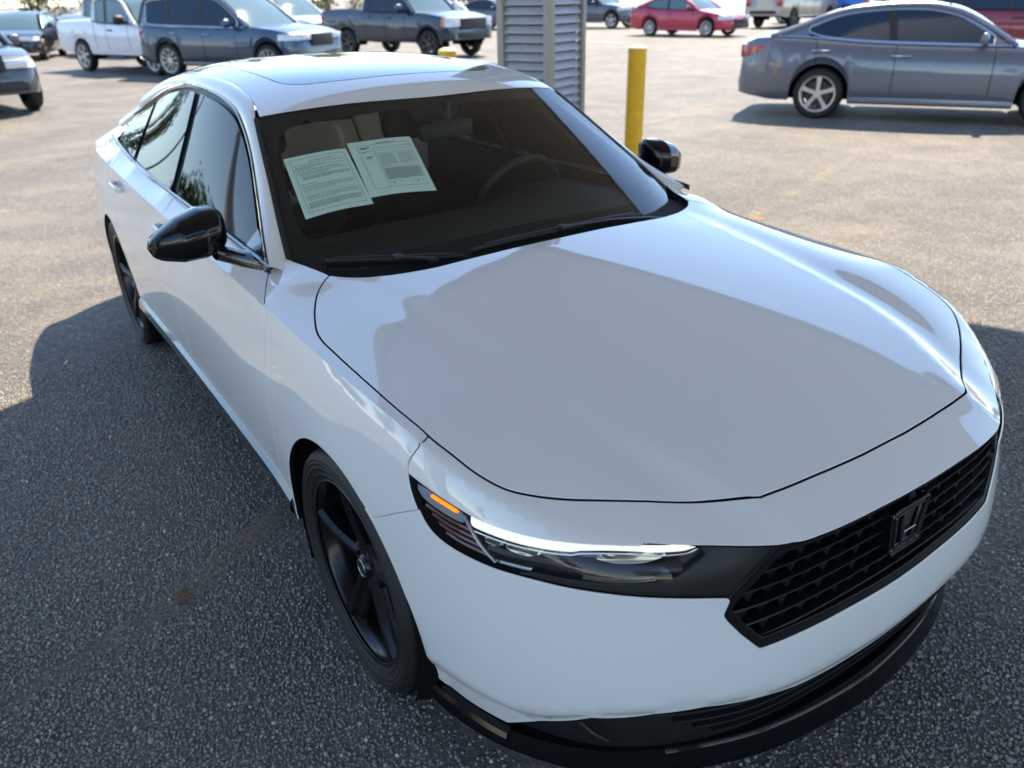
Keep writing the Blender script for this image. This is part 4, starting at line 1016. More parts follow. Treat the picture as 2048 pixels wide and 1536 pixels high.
# ---------------------------------------------------------------- cowl, wipers
b = MB(); rows = []
cw = np.concatenate([hr, (hr[:-1] * [1, -1])[::-1]]); cwr = resamp(cw, .02)
for dx, dz in ((.012, -.022), (-.03, -.016), (-.09, -.012), (-.14, -.004)):
    rows.append([(p[0] + dx, p[1] * (1 - max(0, -dx) * .25), DECK.z([[p[0] + dx * .3, p[1]]])[0] + dz) for p in cwr])
b.grid(np.array(rows)); b.build('cowl_panel', 'cowl_black', HERO)
def wiper(pivot, tip, elbow, inner, name='wiper'):
    w_ = empty(name, parent=HERO)
    def on(p, o_): return WS.pos([p], o_)[0]
    arm = [on(pivot, .022)] + [on(np.array(pivot) * (1 - t) + np.array(elbow) * t, .022 - .002 * t) for t in (.3, .6, 1.)]
    MB().tube(arm, [.012, .009, .007, .006], 8, flat=.6).build('arm', 'black_plastic', w_)
    q_ = curve3([tip, elbow, inner], 30); bl = [on(p, .010) for p in q_]
    MB().tube(bl, .0065, 6, flat=1.3).build('blade', 'rubber', w_)
    MB().tube([p + np.array([0, 0, .009]) for p in bl[2:-2]], .006, 6, flat=.5).build('spoiler', 'black_plastic', w_)
    MB().box(on(elbow, .020), (.030, .030, .014), bev=.004).build('clip', 'black_plastic', w_)
    MB().cyl(on(pivot, .000), on(pivot, .026), .013, 16).build('pivot_cap', 'black_plastic', w_)
wiper((-.34, -.40), (-.495, -.668), (-.395, -.488), inner=(-.325, -.31)); wiper((-.33, .56), (-.352, .42), (-.325, .056), inner=(-.333, -.275))
# ---------------------------------------------------------------- cabin
cab = empty('cabin', parent=HERO)
rows = []
for x, z, h in ((-.34, .935, .0), (-.45, .985, .0), (-.62, 1.00, .012), (-.80, .985, .02), (-.90, .93, .02), (-.93, .80, 0), (-.92, .55, 0)):
    rows.append([(x - .05 * (abs(y) / .7) ** 2 * (1 if x > -.7 else .2), y, z + h * math.exp(-((y - .37) / .2) ** 2) * 3.0 - .02 * (abs(y) / .7) ** 2) for y in np.linspace(-.71, .71, 40)])
MB().grid(np.array(rows)).build('dashboard', 'interior', cab)
sw = empty('steering_wheel', (-1.02, .37, .93), 0, HERO); sw.rotation_euler = (0, math.radians(-64), 0)
MB().tube([(.185 * math.cos(a), .185 * math.sin(a), 0) for a in np.linspace(0, 2 * math.pi, 49)], .015, 10, caps=False).build('rim', 'interior_grey', sw)
MB().box((0, 0, -.015), (.13, .15, .05), bev=.02).build('hub', 'interior', sw)
for a in (90, -90, 180): MB().tube([(.05 * math.cos(math.radians(a)), .05 * math.sin(math.radians(a)), -.01), (.18 * math.cos(math.radians(a)), .18 * math.sin(math.radians(a)), 0)], [.022, .014], 8, flat=.4).build('spoke', 'interior_grey', sw)
def seat(x, y, wd=.5):
    s_ = empty('seat', (x, y, .38), 0, HERO)
    def soft(c, d, rot=0., name='cushion', m='interior'):
        M = Matrix.Rotation(rot, 4, 'Y'); MB().box((0, 0, 0), d, bev=min(d) * .42).build(name, m, s_)
        o = [k for k in s_.children][-1]; o.location = c; o.rotation_euler = (0, rot, 0)
    soft((.0, 0, .06), (.50, wd, .15), math.radians(-6), 'cushion'); soft((-.30, 0, .38), (.15, wd, .62), math.radians(-18), 'backrest', 'interior'); soft((-.43, 0, .76), (.10, .26, .19), math.radians(-14), 'headrest')
seat(-1.55, .37); seat(-1.55, -.37); seat(-2.4, .35, .62); seat(-2.4, -.35, .62)
MB().box((-1.3, 0, .5), (.9, .22, .24), bev=.04).build('console', 'interior_grey', cab)
MB().box((-1.5, 0, .30), (2.6, 1.5, .04)).build('cabin_floor', 'interior', cab)
for sg in (-1, 1): MB().box((-1.60, sg * .765, .73), (1.75, .05, .50), bev=.02).build('door_card', 'interior', cab)
b = MB(); b.grid(np.array([[(x, y, ROOF.z([[x, y]])[0] - .035) for y in np.linspace(-.56, .56, 16)] for x in np.linspace(-1.06, -2.75, 24)])); b.build('headliner', 'headliner', cab)
for sg in (-1, 1):
    P = [(-1.62, sg * .745, .98), (-1.70, sg * .68, 1.17), (-1.74, sg * .60, 1.32)]; MB().tube(P, .04, 10, flat=.6).build('pillar_trim', 'interior_grey', cab)
    P = [(-.66, sg * .69, .97), (-.88, sg * .64, 1.09), (-1.12, sg * .575, 1.245)]; MB().tube(P, .022, 10).build('pillar_trim', 'interior', cab)
rv = empty('rear_view_mirror', parent=HERO)
MB().box((-.965, .02, 1.235), (.035, .235, .062), M=Matrix.Rotation(math.radians(8), 3, 'Z'), bev=.014).build('case', 'interior', rv)
MB().tube([(-.95, .02, 1.26), (-.96, .02, 1.33)], .014, 8).build('stalk', 'interior', rv)
b = MB(); rows = []
for t in np.linspace(0, 1, 8): rows.append([WS.pos([[-1.0 + .13 * t, y * (1 - .25 * t)]], -.012 - .05 * math.sin(math.pi * min(1, t + .15)))[0] for y in np.linspace(-.10, .10, 9)])
b.grid(np.array(rows)); b.build('sensor_cover', 'interior', rv)
# ---------------------------------------------------------------- notices taped inside the windshield
def paper(name, corners, label, lines):
    c = [np.array(p) for p in corners]; o = empty(name); tag(o, label, 'paper sheet')
    def uv(u, v): return (c[0] * (1 - u) + c[1] * u) * (1 - v) + (c[3] * (1 - u) + c[2] * u) * v
    def at3(u, v, off): return WS.pos([uv(u, v)], off)[0]
    N_ = 14
    for d_, nm, m_ in ((-.0080, 'sheet', 'paper_green'),):
        g = np.array([[at3(u, v, d_ - .0012 * math.sin(6 * u + 2 * v)) for u in np.linspace(0, 1, N_)] for v in np.linspace(0, 1, N_)]); MB().grid(g).build(nm, m_, o)
    ink = MB()
    def bar(u0, u1, v, h, off=-.0066):
        n_ = max(2, int((u1 - u0) * 14)); top = [at3(u, v, off - .0012 * math.sin(6 * u + 2 * v)) for u in np.linspace(u0, u1, n_)]; bt = [at3(u, v + h, off - .0012 * math.sin(6 * u + 2 * v)) for u in np.linspace(u0, u1, n_)]; ink.grid(np.array([top, bt]))
    def vbar(u, v0, v1, wd): 
        n_ = 12; L_ = [at3(u, v, -.0066 - .0012 * math.sin(6 * u + 2 * v)) for v in np.linspace(v0, v1, n_)]; R_ = [at3(u + wd, v, -.0066 - .0012 * math.sin(6 * u + 2 * v)) for v in np.linspace(v0, v1, n_)]; ink.grid(np.array([L_, R_]))
    rnd = random.Random(len(label))
    for L_ in lines:
        k = L_[0]
        if k == 'frame':
            u0, v0, u1, v1 = L_[1:5]; bar(u0, u1, v0, .004); bar(u0, u1, v1, .004); vbar(u0, v0, v1, .004); vbar(u1, v0, v1, .004)
        elif k == 'rule': bar(*L_[1:])
        elif k == 'vrule': vbar(*L_[1:])
        elif k == 'text':         # run of small print: words of uneven length
            u0, u1, v0, v1, n_, h = L_[1:]
            for r_ in range(n_):
                v = v0 + (v1 - v0) * r_ / max(1, n_ - 1); u = u0; end = u1 if r_ < n_ - 1 else u0 + (u1 - u0) * .6
                while u < end - .01:
                    l = min(end - u, rnd.uniform(.012, .05)); bar(u, u + l, v, h); u += l + .008
        elif k == 'word':
            txt, u0, v0, hh = L_[1:5]
            cu = bpy.data.curves.new('lettering', 'FONT'); cu.body = txt; cu.size = 1; t_o = bpy.data.objects.new('lettering', cu); COL.objects.link(t_o)
            bpy.context.view_layer.update(); dg = bpy.context.evaluated_depsgraph_get(); me = bpy.data.meshes.new_from_object(t_o.evaluated_get(dg)); bpy.data.objects.remove(t_o)
            asp = np.linalg.norm(at3(1, 0, 0) - at3(0, 0, 0)) / np.linalg.norm(at3(0, 1, 0) - at3(0, 0, 0))
            V = []
            for v in me.vertices:
                u_ = u0 + v.co.x * hh / asp * L_[5]; v_ = v0 - v.co.y * hh; V.append(at3(u_, v_, -.0064 - .0012 * math.sin(6 * u_ + 2 * v_)))
            F = [tuple(p.vertices) for p in me.polygons]; ink.add(V, F)
    ink.build('print', 'ink', o, smooth=False, sharp=None)
    return o
paper('notice_sheet', [(-.9100,-.6139),(-.8545,-.4203),(-.6145,-.4488),(-.6671,-.6524)], 'pale green buyers guide notice behind the windshield, nearer the left pillar',
    [('frame', .08, .06, .93, .93), ('word', 'BUYERS GUIDE', .36, .135, .030, 1.25), ('text', .12, .88, .165, .20, 2, .006), ('rule', .10, .88, .215, .003), ('text', .10, .6, .235, .235, 1, .006), ('word', 'AS IS - NO DEALER WARRANTY', .13, .285, .030, 1.15), ('rule', .10, .90, .305, .003),
     ('word', 'DEALER WARRANTY', .15, .345, .030, 1.2), ('text', .17, .90, .37, .42, 4, .005), ('text', .12, .5, .49, .49, 1, .006), ('text', .12, .9, .53, .60, 4, .005), ('rule', .12, .88, .64, .003), ('text', .12, .9, .68, .75, 4, .005), ('text', .12, .9, .79, .87, 5, .006)])
paper('notice_sheet', [(-.8735,-.4071),(-.8336,-.1949),(-.5895,-.2384),(-.6390,-.4459)], 'pale green notice with a framed table behind the windshield, nearer the middle',
    [('frame', .12, .09, .93, .88), ('text', .42, .9, .07, .07, 1, .010), ('vrule', .34, .16, .88, .004), ('rule', .34, .92, .16, .003), ('rule', .34, .92, .21, .003), ('rule', .34, .92, .27, .003), ('text', .16, .30, .13, .15, 3, .009), ('text', .15, .31, .205, .22, 2, .006),
     ('text', .20, .30, .31, .325, 3, .008), ('text', .20, .30, .36, .36, 1, .008), ('text', .37, .62, .30, .50, 9, .006), ('text', .66, .90, .30, .48, 7, .006), ('rule', .34, .92, .53, .003), ('text', .37, .91, .56, .75, 13, .006), ('rule', .36, .6, .80, .003), ('rule', .7, .9, .80, .003), ('text', .42, .47, .82, .82, 1, .012), ('text', .78, .83, .81, .81, 1, .012)])
# ================================================================ lot: ground, markings, canopy, pillar, bollards
def asphalt():
    m = bpy.data.materials.new('asphalt'); m.use_nodes = True; n = m.node_tree; b = n.nodes['Principled BSDF']; L = n.links.new
    tc = n.nodes.new('ShaderNodeNewGeometry'); P = tc.outputs['Position']
    def noise(sc, det=3, rough=.6):
        t = n.nodes.new('ShaderNodeTexNoise'); t.inputs['Scale'].default_value = sc; t.inputs['Detail'].default_value = det; t.inputs['Roughness'].default_value = rough; L(P, t.inputs['Vector']); return t.outputs['Fac']
    def voro(sc, feat='F1', vec=None):
        t = n.nodes.new('ShaderNodeTexVoronoi'); t.feature = feat; t.inputs['Scale'].default_value = sc; L(vec or P, t.inputs['Vector']); return t
    def rng(x, a, b_, c, d):
        r = n.nodes.new('ShaderNodeMapRange'); r.inputs[1].default_value = a; r.inputs[2].default_value = b_; r.inputs[3].default_value = c; r.inputs[4].default_value = d; L(x, r.inputs[0]); return r.outputs[0]
    def math_(op, x, y=None):
        t = n.nodes.new('ShaderNodeMath'); t.operation = op
        for i, k in enumerate((x, y)):
            if k is None: continue
            if isinstance(k, (int, float)): t.inputs[i].default_value = k
            else: L(k, t.inputs[i])
        return t.outputs[0]
    # slightly warped coordinates so that the stones are not all alike
    nz = n.nodes.new('ShaderNodeTexNoise'); nz.inputs['Scale'].default_value = 40; L(P, nz.inputs['Vector'])
    vm = n.nodes.new('ShaderNodeVectorMath'); vm.operation = 'MULTIPLY_ADD'; vm.inputs[1].default_value = (.012, .012, .012); L(nz.outputs['Color'], vm.inputs[0]); L(P, vm.inputs[2])
    v1 = voro(84, 'F1', vm.outputs[0]); v2 = voro(230, 'F1', vm.outputs[0]); ve = voro(84, 'DISTANCE_TO_EDGE', vm.outputs[0]); ve2 = voro(230, 'DISTANCE_TO_EDGE', vm.outputs[0])
    c1 = v1.outputs['Color']; de = ve.outputs['Distance']
    sep = n.nodes.new('ShaderNodeSeparateColor'); L(c1, sep.inputs[0]); rnd = sep.outputs[0]; rnd2 = sep.outputs[1]; rnd3 = sep.outputs[2]
    is_stone = rng(rnd3, .40, .45, 0, 1)
    stone = n.nodes.new('ShaderNodeValToRGB'); L(rnd, stone.inputs[0]); cr = stone.color_ramp
    cr.elements[0].position = 0; cr.elements[0].color = (0.175, 0.164, 0.147, 1); cr.elements[1].position = 1; cr.elements[1].color = (0.504, 0.448, 0.371, 1)
    e = cr.elements.new(.45); e.color = (0.231, 0.213, 0.188, 1); e = cr.elements.new(.78); e.color = (0.287, 0.26, 0.221, 1); e = cr.elements.new(.93); e.color = (.235, .20, .16, 1)
    # bitumen between the stones
    plate = math_('MULTIPLY', rng(de, .02, .11, 0, .75), is_stone); gapm = math_('SUBTRACT', 1, plate)
    mx = n.nodes.new('ShaderNodeMix'); mx.data_type = 'RGBA'; L(gapm, mx.inputs['Factor']); L(stone.outputs[0], mx.inputs[6]); mx.inputs[7].default_value = (0.175, 0.16, 0.14, 1)
    # wear: broad paler and darker patches, tyre-dark lane
    big = noise(.35, 5, .6); mid = noise(2.3, 4, .6)
    k1 = rng(big, .3, .7, .78, 1.22); k2 = rng(mid, .3, .7, .88, 1.12); k = math_('MULTIPLY', k1, k2)
    sc = n.nodes.new('ShaderNodeVectorMath'); sc.operation = 'SCALE'; L(mx.outputs[2], sc.inputs[0]); L(k, sc.inputs['Scale'])
    # pale tan dust in patches
    du = rng(noise(.9, 6, .65), .48, .72, 0, .42)
    m2 = n.nodes.new('ShaderNodeMix'); m2.data_type = 'RGBA'; L(du, m2.inputs['Factor']); L(sc.outputs[0], m2.inputs[6]); m2.inputs[7].default_value = (.42, .36, .275, 1)
    L(m2.outputs[2], b.inputs['Base Color'])
    # gloss: worn stone faces glint, bitumen is duller
    L(rng(rnd2, 0, 1, .42, .85), b.inputs['Roughness']); b.inputs['Specular IOR Level'].default_value = .2
    # height: flat-topped stones stand proud of the bitumen, each tilted its own way; finer grit between them
    loc = n.nodes.new('ShaderNodeVectorMath'); loc.operation = 'SUBTRACT'; sv = n.nodes.new('ShaderNodeVectorMath'); sv.operation = 'SCALE'; sv.inputs['Scale'].default_value = 84.; L(vm.outputs[0], sv.inputs[0])
    sv2 = n.nodes.new('ShaderNodeVectorMath'); sv2.operation = 'SCALE'; sv2.inputs['Scale'].default_value = 84.; L(v1.outputs['Position'], sv2.inputs[0]); L(sv.outputs[0], loc.inputs[0]); L(sv2.outputs[0], loc.inputs[1])
    cen = n.nodes.new('ShaderNodeVectorMath'); cen.operation = 'SUBTRACT'; cen.inputs[1].default_value = (.5, .5, .5); L(c1, cen.inputs[0])
    tl = n.nodes.new('ShaderNodeVectorMath'); tl.operation = 'DOT_PRODUCT'; L(loc.outputs[0], tl.inputs[0]); L(cen.outputs[0], tl.inputs[1])
    top = math_('ADD', rng(rnd2, 0, 1, .45, 1.0), math_('MULTIPLY', tl.outputs['Value'], 1.1)); h1 = math_('MULTIPLY', plate, top)
    h2 = math_('MULTIPLY', math_('MULTIPLY', rng(ve2.outputs['Distance'], .02, .2, 0, 1), gapm), .30)
    h = math_('ADD', h1, h2); h = math_('ADD', h, math_('MULTIPLY', noise(14, 3), 1.0)); h = math_('ADD', h, math_('MULTIPLY', noise(420, 2), .12))
    bp = n.nodes.new('ShaderNodeBump'); bp.inputs['Strength'].default_value = .95; bp.inputs['Distance'].default_value = .010; L(h, bp.inputs['Height']); L(bp.outputs[0], b.inputs['Normal'])
    MATS['asphalt'] = m
asphalt()
def worn_paint(name, col, lo, hi):
    m = bpy.data.materials.new(name); m.use_nodes = True; n = m.node_tree; b = n.nodes['Principled BSDF']; L = n.links.new
    b.inputs['Base Color'].default_value = (*col, 1); b.inputs['Roughness'].default_value = .8
    g = n.nodes.new('ShaderNodeNewGeometry')
    t = n.nodes.new('ShaderNodeTexNoise'); t.inputs['Scale'].default_value = 55; t.inputs['Detail'].default_value = 6; t.inputs['Roughness'].default_value = .75; L(g.outputs['Position'], t.inputs['Vector'])
    t2 = n.nodes.new('ShaderNodeTexNoise'); t2.inputs['Scale'].default_value = 1.7; t2.inputs['Detail'].default_value = 3; L(g.outputs['Position'], t2.inputs['Vector'])
    ad = n.nodes.new('ShaderNodeMath'); ad.operation = 'MULTIPLY_ADD'; ad.inputs[1].default_value = .8; L(t2.outputs['Fac'], ad.inputs[0]); L(t.outputs['Fac'], ad.inputs[2])
    r = n.nodes.new('ShaderNodeMapRange'); r.inputs[1].default_value = lo; r.inputs[2].default_value = hi; r.inputs[3].default_value = 0; r.inputs[4].default_value = .85; L(ad.outputs[0], r.inputs[0])
    L(r.outputs[0], b.inputs['Alpha']); MATS[name] = m
worn_paint('yellow_line', (.52, .43, .22), .86, 1.45)
worn_paint('orange_line', (.42, .19, .04), .78, 1.15)
# ground sheet: fine near the car, coarse to the horizon
gx = [-900, -300, -120, -60, -30, -15, -6, 0, 6, 15, 60, 300, 900]
G_ = np.array([[(x, y, 0) for y in gx] for x in gx]); gb = MB().grid(G_)
tag(gb.build('asphalt_ground', 'asphalt', smooth=False), kind='structure')
def paint_line(name, pts, wd, m, z=.004):
    P = np.array(pts, float); P = resamp(P, .5); V = []; F = []
    for i, p in enumerate(P):
        t = P[min(i + 1, len(P) - 1)] - P[max(i - 1, 0)]; t /= np.linalg.norm(t); nn = np.array([-t[1], t[0]]) * wd / 2
        V += [(*(p + nn), z), (*(p - nn), z)]
    for i in range(len(P) - 1): F.append((2 * i, 2 * i + 1, 2 * i + 3, 2 * i + 2))
    return obj(name, V, F, m, smooth=False)
LD = np.array([-.36, .933])
for k, (a, b_, m_) in enumerate([((-4.12, -6.0), (-4.12, -.6), 'yellow_line'), ((-6.9, -6.5), (-6.8, -.3), 'yellow_line'), ((-2.45, 3.45), (-3.5, 6.5), 'yellow_line'), ((-6.6, 6.1), (-8.3, 10.4), 'yellow_line'),
        ((-9.6, -6), (-9.7, .5), 'yellow_line'), ((-10.2, 4.2), (-12.2, 9.5), 'yellow_line'), ((-13.5, -2), (-14.0, 3), 'yellow_line')]):
    tag(paint_line('parking_line', (a, b_), .11, m_), kind='structure')
worn_paint('rust', (.17, .095, .045), .70, 1.0)
# worn aggregate standing proud of the asphalt round the car: tens of thousands of small flat-topped stones
def aggregate():
    g = np.random.default_rng(4); sp = .0104; out = []
    for poly in ([(-2.75, -2.0), (-2.75, -.70), (.85, -.70), (.85, -1.0), (.1, -2.2)], [(-.45, 2.95), (.35, 3.05), (1.65, .3), (1.2, -.6), (.66, -.5), (.72, 1.0)]):
        q = np.array(poly); x0, y0 = q.min(0); x1, y1 = q.max(0); X, Y = np.meshgrid(np.arange(x0, x1, sp), np.arange(y0, y1, sp), indexing='ij')
        p = np.stack([X.ravel(), Y.ravel()], 1) + g.uniform(-.46, .46, (X.size, 2)) * sp; p = p[inside(p, q)]
        d = np.full(len(p), 9.)
        for i in range(len(q)):
            a_, b_ = q[i], q[(i + 1) % len(q)]; t = np.clip(((p - a_) @ (b_ - a_)) / ((b_ - a_) ** 2).sum(), 0, 1); d = np.minimum(d, np.linalg.norm(p - (a_ + t[:, None] * (b_ - a_)), axis=1))
        n1 = np.sin(p[:, 0] * 9 + 2 * np.sin(p[:, 1] * 7)) * np.sin(p[:, 1] * 8 + 1.5 * np.sin(p[:, 0] * 5))
        cl = np.array([(-.34, -2.1), (-.40, -1.76), (-.46, -1.5), (-.54, -1.25), (-.71, -1.02), (-.88, -.70)]); dc = np.abs(p[:, 0] - np.interp(p[:, 1], cl[:, 1], cl[:, 0]))
        keep = g.random(len(p)) < np.clip(d / .3, 0, 1) * (.80 + .16 * n1) * np.clip(.25 + dc / .09, .25, 1); out.append(p[keep])
    P = np.concatenate(out); n = len(P); K = 6
    r = g.uniform(.0032, .0064, n) * np.where(g.random(n) < .10, 1.35, 1.); h = g.uniform(.0010, .0034, n) * (r / .0045); el = g.uniform(.62, 1., n); an = g.uniform(0, 2 * np.pi, n)
    th = np.linspace(0, 2 * np.pi, K, endpoint=False)[None] + g.uniform(-.3, .3, (n, K)); rr = r[:, None] * g.uniform(.82, 1.15, (n, K))
    u = rr * np.cos(th); v = rr * np.sin(th) * el[:, None]; ca, sa = np.cos(an)[:, None], np.sin(an)[:, None]; bx = u * ca - v * sa; by = u * sa + v * ca
    tx, ty = g.normal(0, .20, (n, 1)), g.normal(0, .20, (n, 1)); ins_ = g.uniform(.60, .86, (n, 1))
    top = np.stack([P[:, :1] + bx * ins_, P[:, 1:] + by * ins_, h[:, None] + bx * tx + by * ty + .0012], 2); bot = np.stack([P[:, :1] + bx, P[:, 1:] + by, np.full((n, K), -.0015)], 2)
    V = np.concatenate([top, bot], 1).reshape(-1, 3); base = (np.arange(n) * 2 * K)[:, None]
    k = np.arange(K)[None]; k2 = (k + 1) % K; quads = np.stack([base + k, base + K + k, base + K + k2, base + k2], 2).reshape(-1, 4); tops = base + k
    nl = quads.size + tops.size; me = bpy.data.meshes.new('asphalt_aggregate'); me.vertices.add(len(V)); me.vertices.foreach_set('co', V.ravel()); me.loops.add(nl)
    me.loops.foreach_set('vertex_index', np.concatenate([quads.ravel(), tops.ravel()]).astype(np.int32)); me.polygons.add(len(quads) + n)
    me.polygons.foreach_set('loop_start', np.concatenate([np.arange(len(quads)) * 4, quads.size + np.arange(n) * K]).astype(np.int32)); me.update(calc_edges=True); me.validate()
    m = mat('aggregate', (.12, .12, .12), .5, spec=.5); nt_ = m.node_tree; b = nt_.nodes['Principled BSDF']; L = nt_.links.new
    ge = nt_.nodes.new('ShaderNodeNewGeometry'); ra = nt_.nodes.new('ShaderNodeValToRGB'); L(ge.outputs['Random Per Island'], ra.inputs[0]); cr = ra.color_ramp
    cr.elements[0].color = (0.18, 0.171, 0.159, 1); cr.elements[1].color = (0.72, 0.645, 0.54, 1); cr.elements[1].position = 1
    for ps, c in ((.5, (0.262, 0.247, 0.228)), (.86, (0.338, 0.312, 0.277)), (.95, (0.42, 0.367, 0.3)), (.985, (0.495, 0.42, 0.323))): e = cr.elements.new(ps); e.color = (*c, 1)
    L(ra.outputs[0], b.inputs['Base Color']); mr = nt_.nodes.new('ShaderNodeMapRange'); mr.inputs[3].default_value = .30; mr.inputs[4].default_value = .65; L(ge.outputs['Random Per Island'], mr.inputs[0]); L(mr.outputs[0], b.inputs['Roughness'])
    me.materials.append(m); o = bpy.data.objects.new('asphalt_aggregate', me); COL.objects.link(o); tag(o, 'small worn stones standing proud of the shaded asphalt round the white sedan', 'aggregate', kind='stuff')
aggregate()
rs = random.Random(11); pb = MB()
for k in range(150):      # loose grit and pebbles on the shaded ground
    if k < 95: px_, py_ = rs.uniform(-2.2, .9), rs.uniform(-2.3, -1.0)
    else: px_, py_ = rs.uniform(.2, 1.6), rs.uniform(.2, 1.8)
    r_ = rs.uniform(.002, .0055); V = []; seg = 7
    for i_ in range(4):
        ph = math.pi * (i_ + .5) / 4
        for j_ in range(seg): th = 2 * math.pi * j_ / seg; q_ = r_ * rs.uniform(.8, 1.15); V.append((px_ + q_ * math.sin(ph) * math.cos(th) * 1.2, py_ + q_ * math.sin(ph) * math.sin(th), .003 + r_ * .6 + q_ * .7 * math.cos(ph)))
    pb.add(V, [(i_ * seg + j_, i_ * seg + (j_ + 1) % seg, (i_ + 1) * seg + (j_ + 1) % seg, (i_ + 1) * seg + j_) for i_ in range(3) for j_ in range(seg)] + [tuple(range(seg)), tuple(range(3 * seg, 4 * seg))])
mat('pebble', (.34, .29, .21), .7, noise=(1.5, .5))
tag(pb.build('loose_grit', 'pebble', smooth=False), 'scattered pale grit lying on the shaded asphalt', 'grit', kind='stuff')
sp_ = []
for k in range(26): a_ = 2 * math.pi * k / 26; q_ = .034 * (1 + .5 * rs.random()); sp_.append((-.545 + q_ * math.cos(a_), -1.245 + q_ * .6 * math.sin(a_), .0085))
tag(obj('rust_stain', sp_, [tuple(range(26))], 'rust', smooth=False), kind='structure')
tag(paint_line('paint_streak', ((-2.28, 3.30), (-2.48, 3.74)), .10, 'orange_line', .008), kind='structure')

worn_paint('crack_dirt', (.29, .225, .165), .78, 1.10)
tag(paint_line('crack_dirt', ((-.34, -2.1), (-.40, -1.76), (-.46, -1.5), (-.54, -1.25), (-.71, -1.02), (-.88, -.70)), .11, 'crack_dirt', .005), kind='structure')
# --- canopy
mat('soffit', (.62, .60, .57), .6, noise=(3, .06))
mat('fascia', (.42, .42, .41), .5)
mat('post_grey', (.30, .295, .28), .5, noise=(5, .08))
mat('louver', (.36, .375, .40), .42, noise=(9, .08))
mat('ring_white', (.95, .95, .93), .35); mat('ring_metal', (.92, .92, .90), .22, metal=1)
mat('can_dark', (.05, .05, .05), .5)
CORN = Vector((-5.41, 3.98, 0)); CP = Vector((.39, -.921, 0)).normalized(); CQ = Vector((.921, .39, 0)).normalized()
CANH = 4.2; LP, LQ = 11.0, 10.5
CM = Matrix(((CQ.x, -CP.x, 0), (CQ.y, -CP.y, 0), (0, 0, 1)))    # local x = q, local y = -p
canopy = empty('canopy', CORN, math.atan2(CQ.y, CQ.x)); tag(canopy, 'flat grey canopy roof with recessed lights standing over the white sedan', 'canopy')
# local frame: x along q, y along -p (so p is -y)
LIGHTS = [(2.04, 3.81), (3.77, .40), (4.95, 1.23), (3.67, 3.59), (6.4, 5.2), (9.0, 1.6), (8.8, 5.4), (2.6, 7.6), (6.0, 8.4), (9.4, 8.8)]
HR = .085
class Flat:
    def pos(s, q, off=0.): q = np.atleast_2d(q); return np.stack([q[:, 0], q[:, 1], np.full(len(q), CANH + off)], 1)
    def nrm(s, q): return np.tile([0, 0, -1.], (len(np.atleast_2d(q)), 1))
NPL = 5; wpl = LQ / NPL
for i in range(NPL):      # soffit planks run along p, with a thin shadow gap between them
    x0 = i * wpl; x1 = x0 + wpl
    rect = [(x0, -LP), (x1, -LP), (x1, 0), (x0, 0)]
    holes = [[(q + HR * math.cos(t), -p + HR * math.sin(t)) for t in np.linspace(0, 2 * math.pi, 28, endpoint=False)] for (p, q) in LIGHTS if x0 + HR < q < x1 - HR]
    P_ = panel(Flat(), rect, holes, res=1.2, gap=.006, depth=.02, bres=.5 if not holes else .03)
    hp('soffit_panel', P_, 'soffit', canopy)
fb = MB(); fb.box((LQ / 2, .06, CANH + .30), (LQ + .24, .12, .75), bev=.01); fb.build('fascia', 'fascia', canopy)
fb = MB(); fb.box((LQ / 2, -LP - .06, CANH + .30), (LQ + .24, .12, .75), bev=.01); fb.build('fascia', 'fascia', canopy)
fb = MB(); fb.box((-.06, -LP / 2, CANH + .30), (.12, LP - .002, .748), bev=.01); fb.build('fascia', 'fascia', canopy)
fb = MB(); fb.box((LQ + .06, -LP / 2, CANH + .30), (.12, LP - .002, .748), bev=.01); fb.build('fascia', 'fascia', canopy)
fb = MB(); fb.box((LQ / 2, -LP / 2, CANH + .55), (LQ - .01, LP - .01, .12)); fb.build('roof_deck', 'fascia', canopy)
ORD = ['first', 'second', 'third', 'fourth', 'fifth', 'sixth', 'seventh', 'eighth', 'ninth', 'tenth', 'eleventh', 'twelfth', 'thirteenth', 'fourteenth', 'fifteenth', 'sixteenth', 'seventeenth', 'eighteenth']
for kl, (p, q) in enumerate(LIGHTS):
    d = empty('recessed_light', (CORN + CP * p + CQ * q + Vector((0, 0, CANH)))); tag(d, ('round recessed downlight mirrored at the top left of the windshield' if kl == 2 else 'round recessed downlight mirrored in the middle of the white hood' if kl == 0 else 'round recessed downlight mirrored beside the left edge of the white hood' if kl == 1 else ORD[kl] + ' round recessed downlight in the canopy ceiling, out of the picture'), 'light', 'downlights in the canopy ceiling')
    MB().lathe([(HR - .003, .03), (HR + .022, -.001), (HR + .018, -.010), (HR - .006, -.006), (HR - .008, .03)], axis='z', n=40).build('trim_ring', 'ring_white', d)
    MB().lathe([(HR - .004, .02), (HR - .012, .10), (.05, .14), (.0005, .14)], axis='z', n=32).build('can', 'can_dark', d)
    MB().lathe([(.0005, .09), (.035, .095), (.05, .12), (.03, .139)], axis='z', n=24).build('bulb', 'ring_white', d)

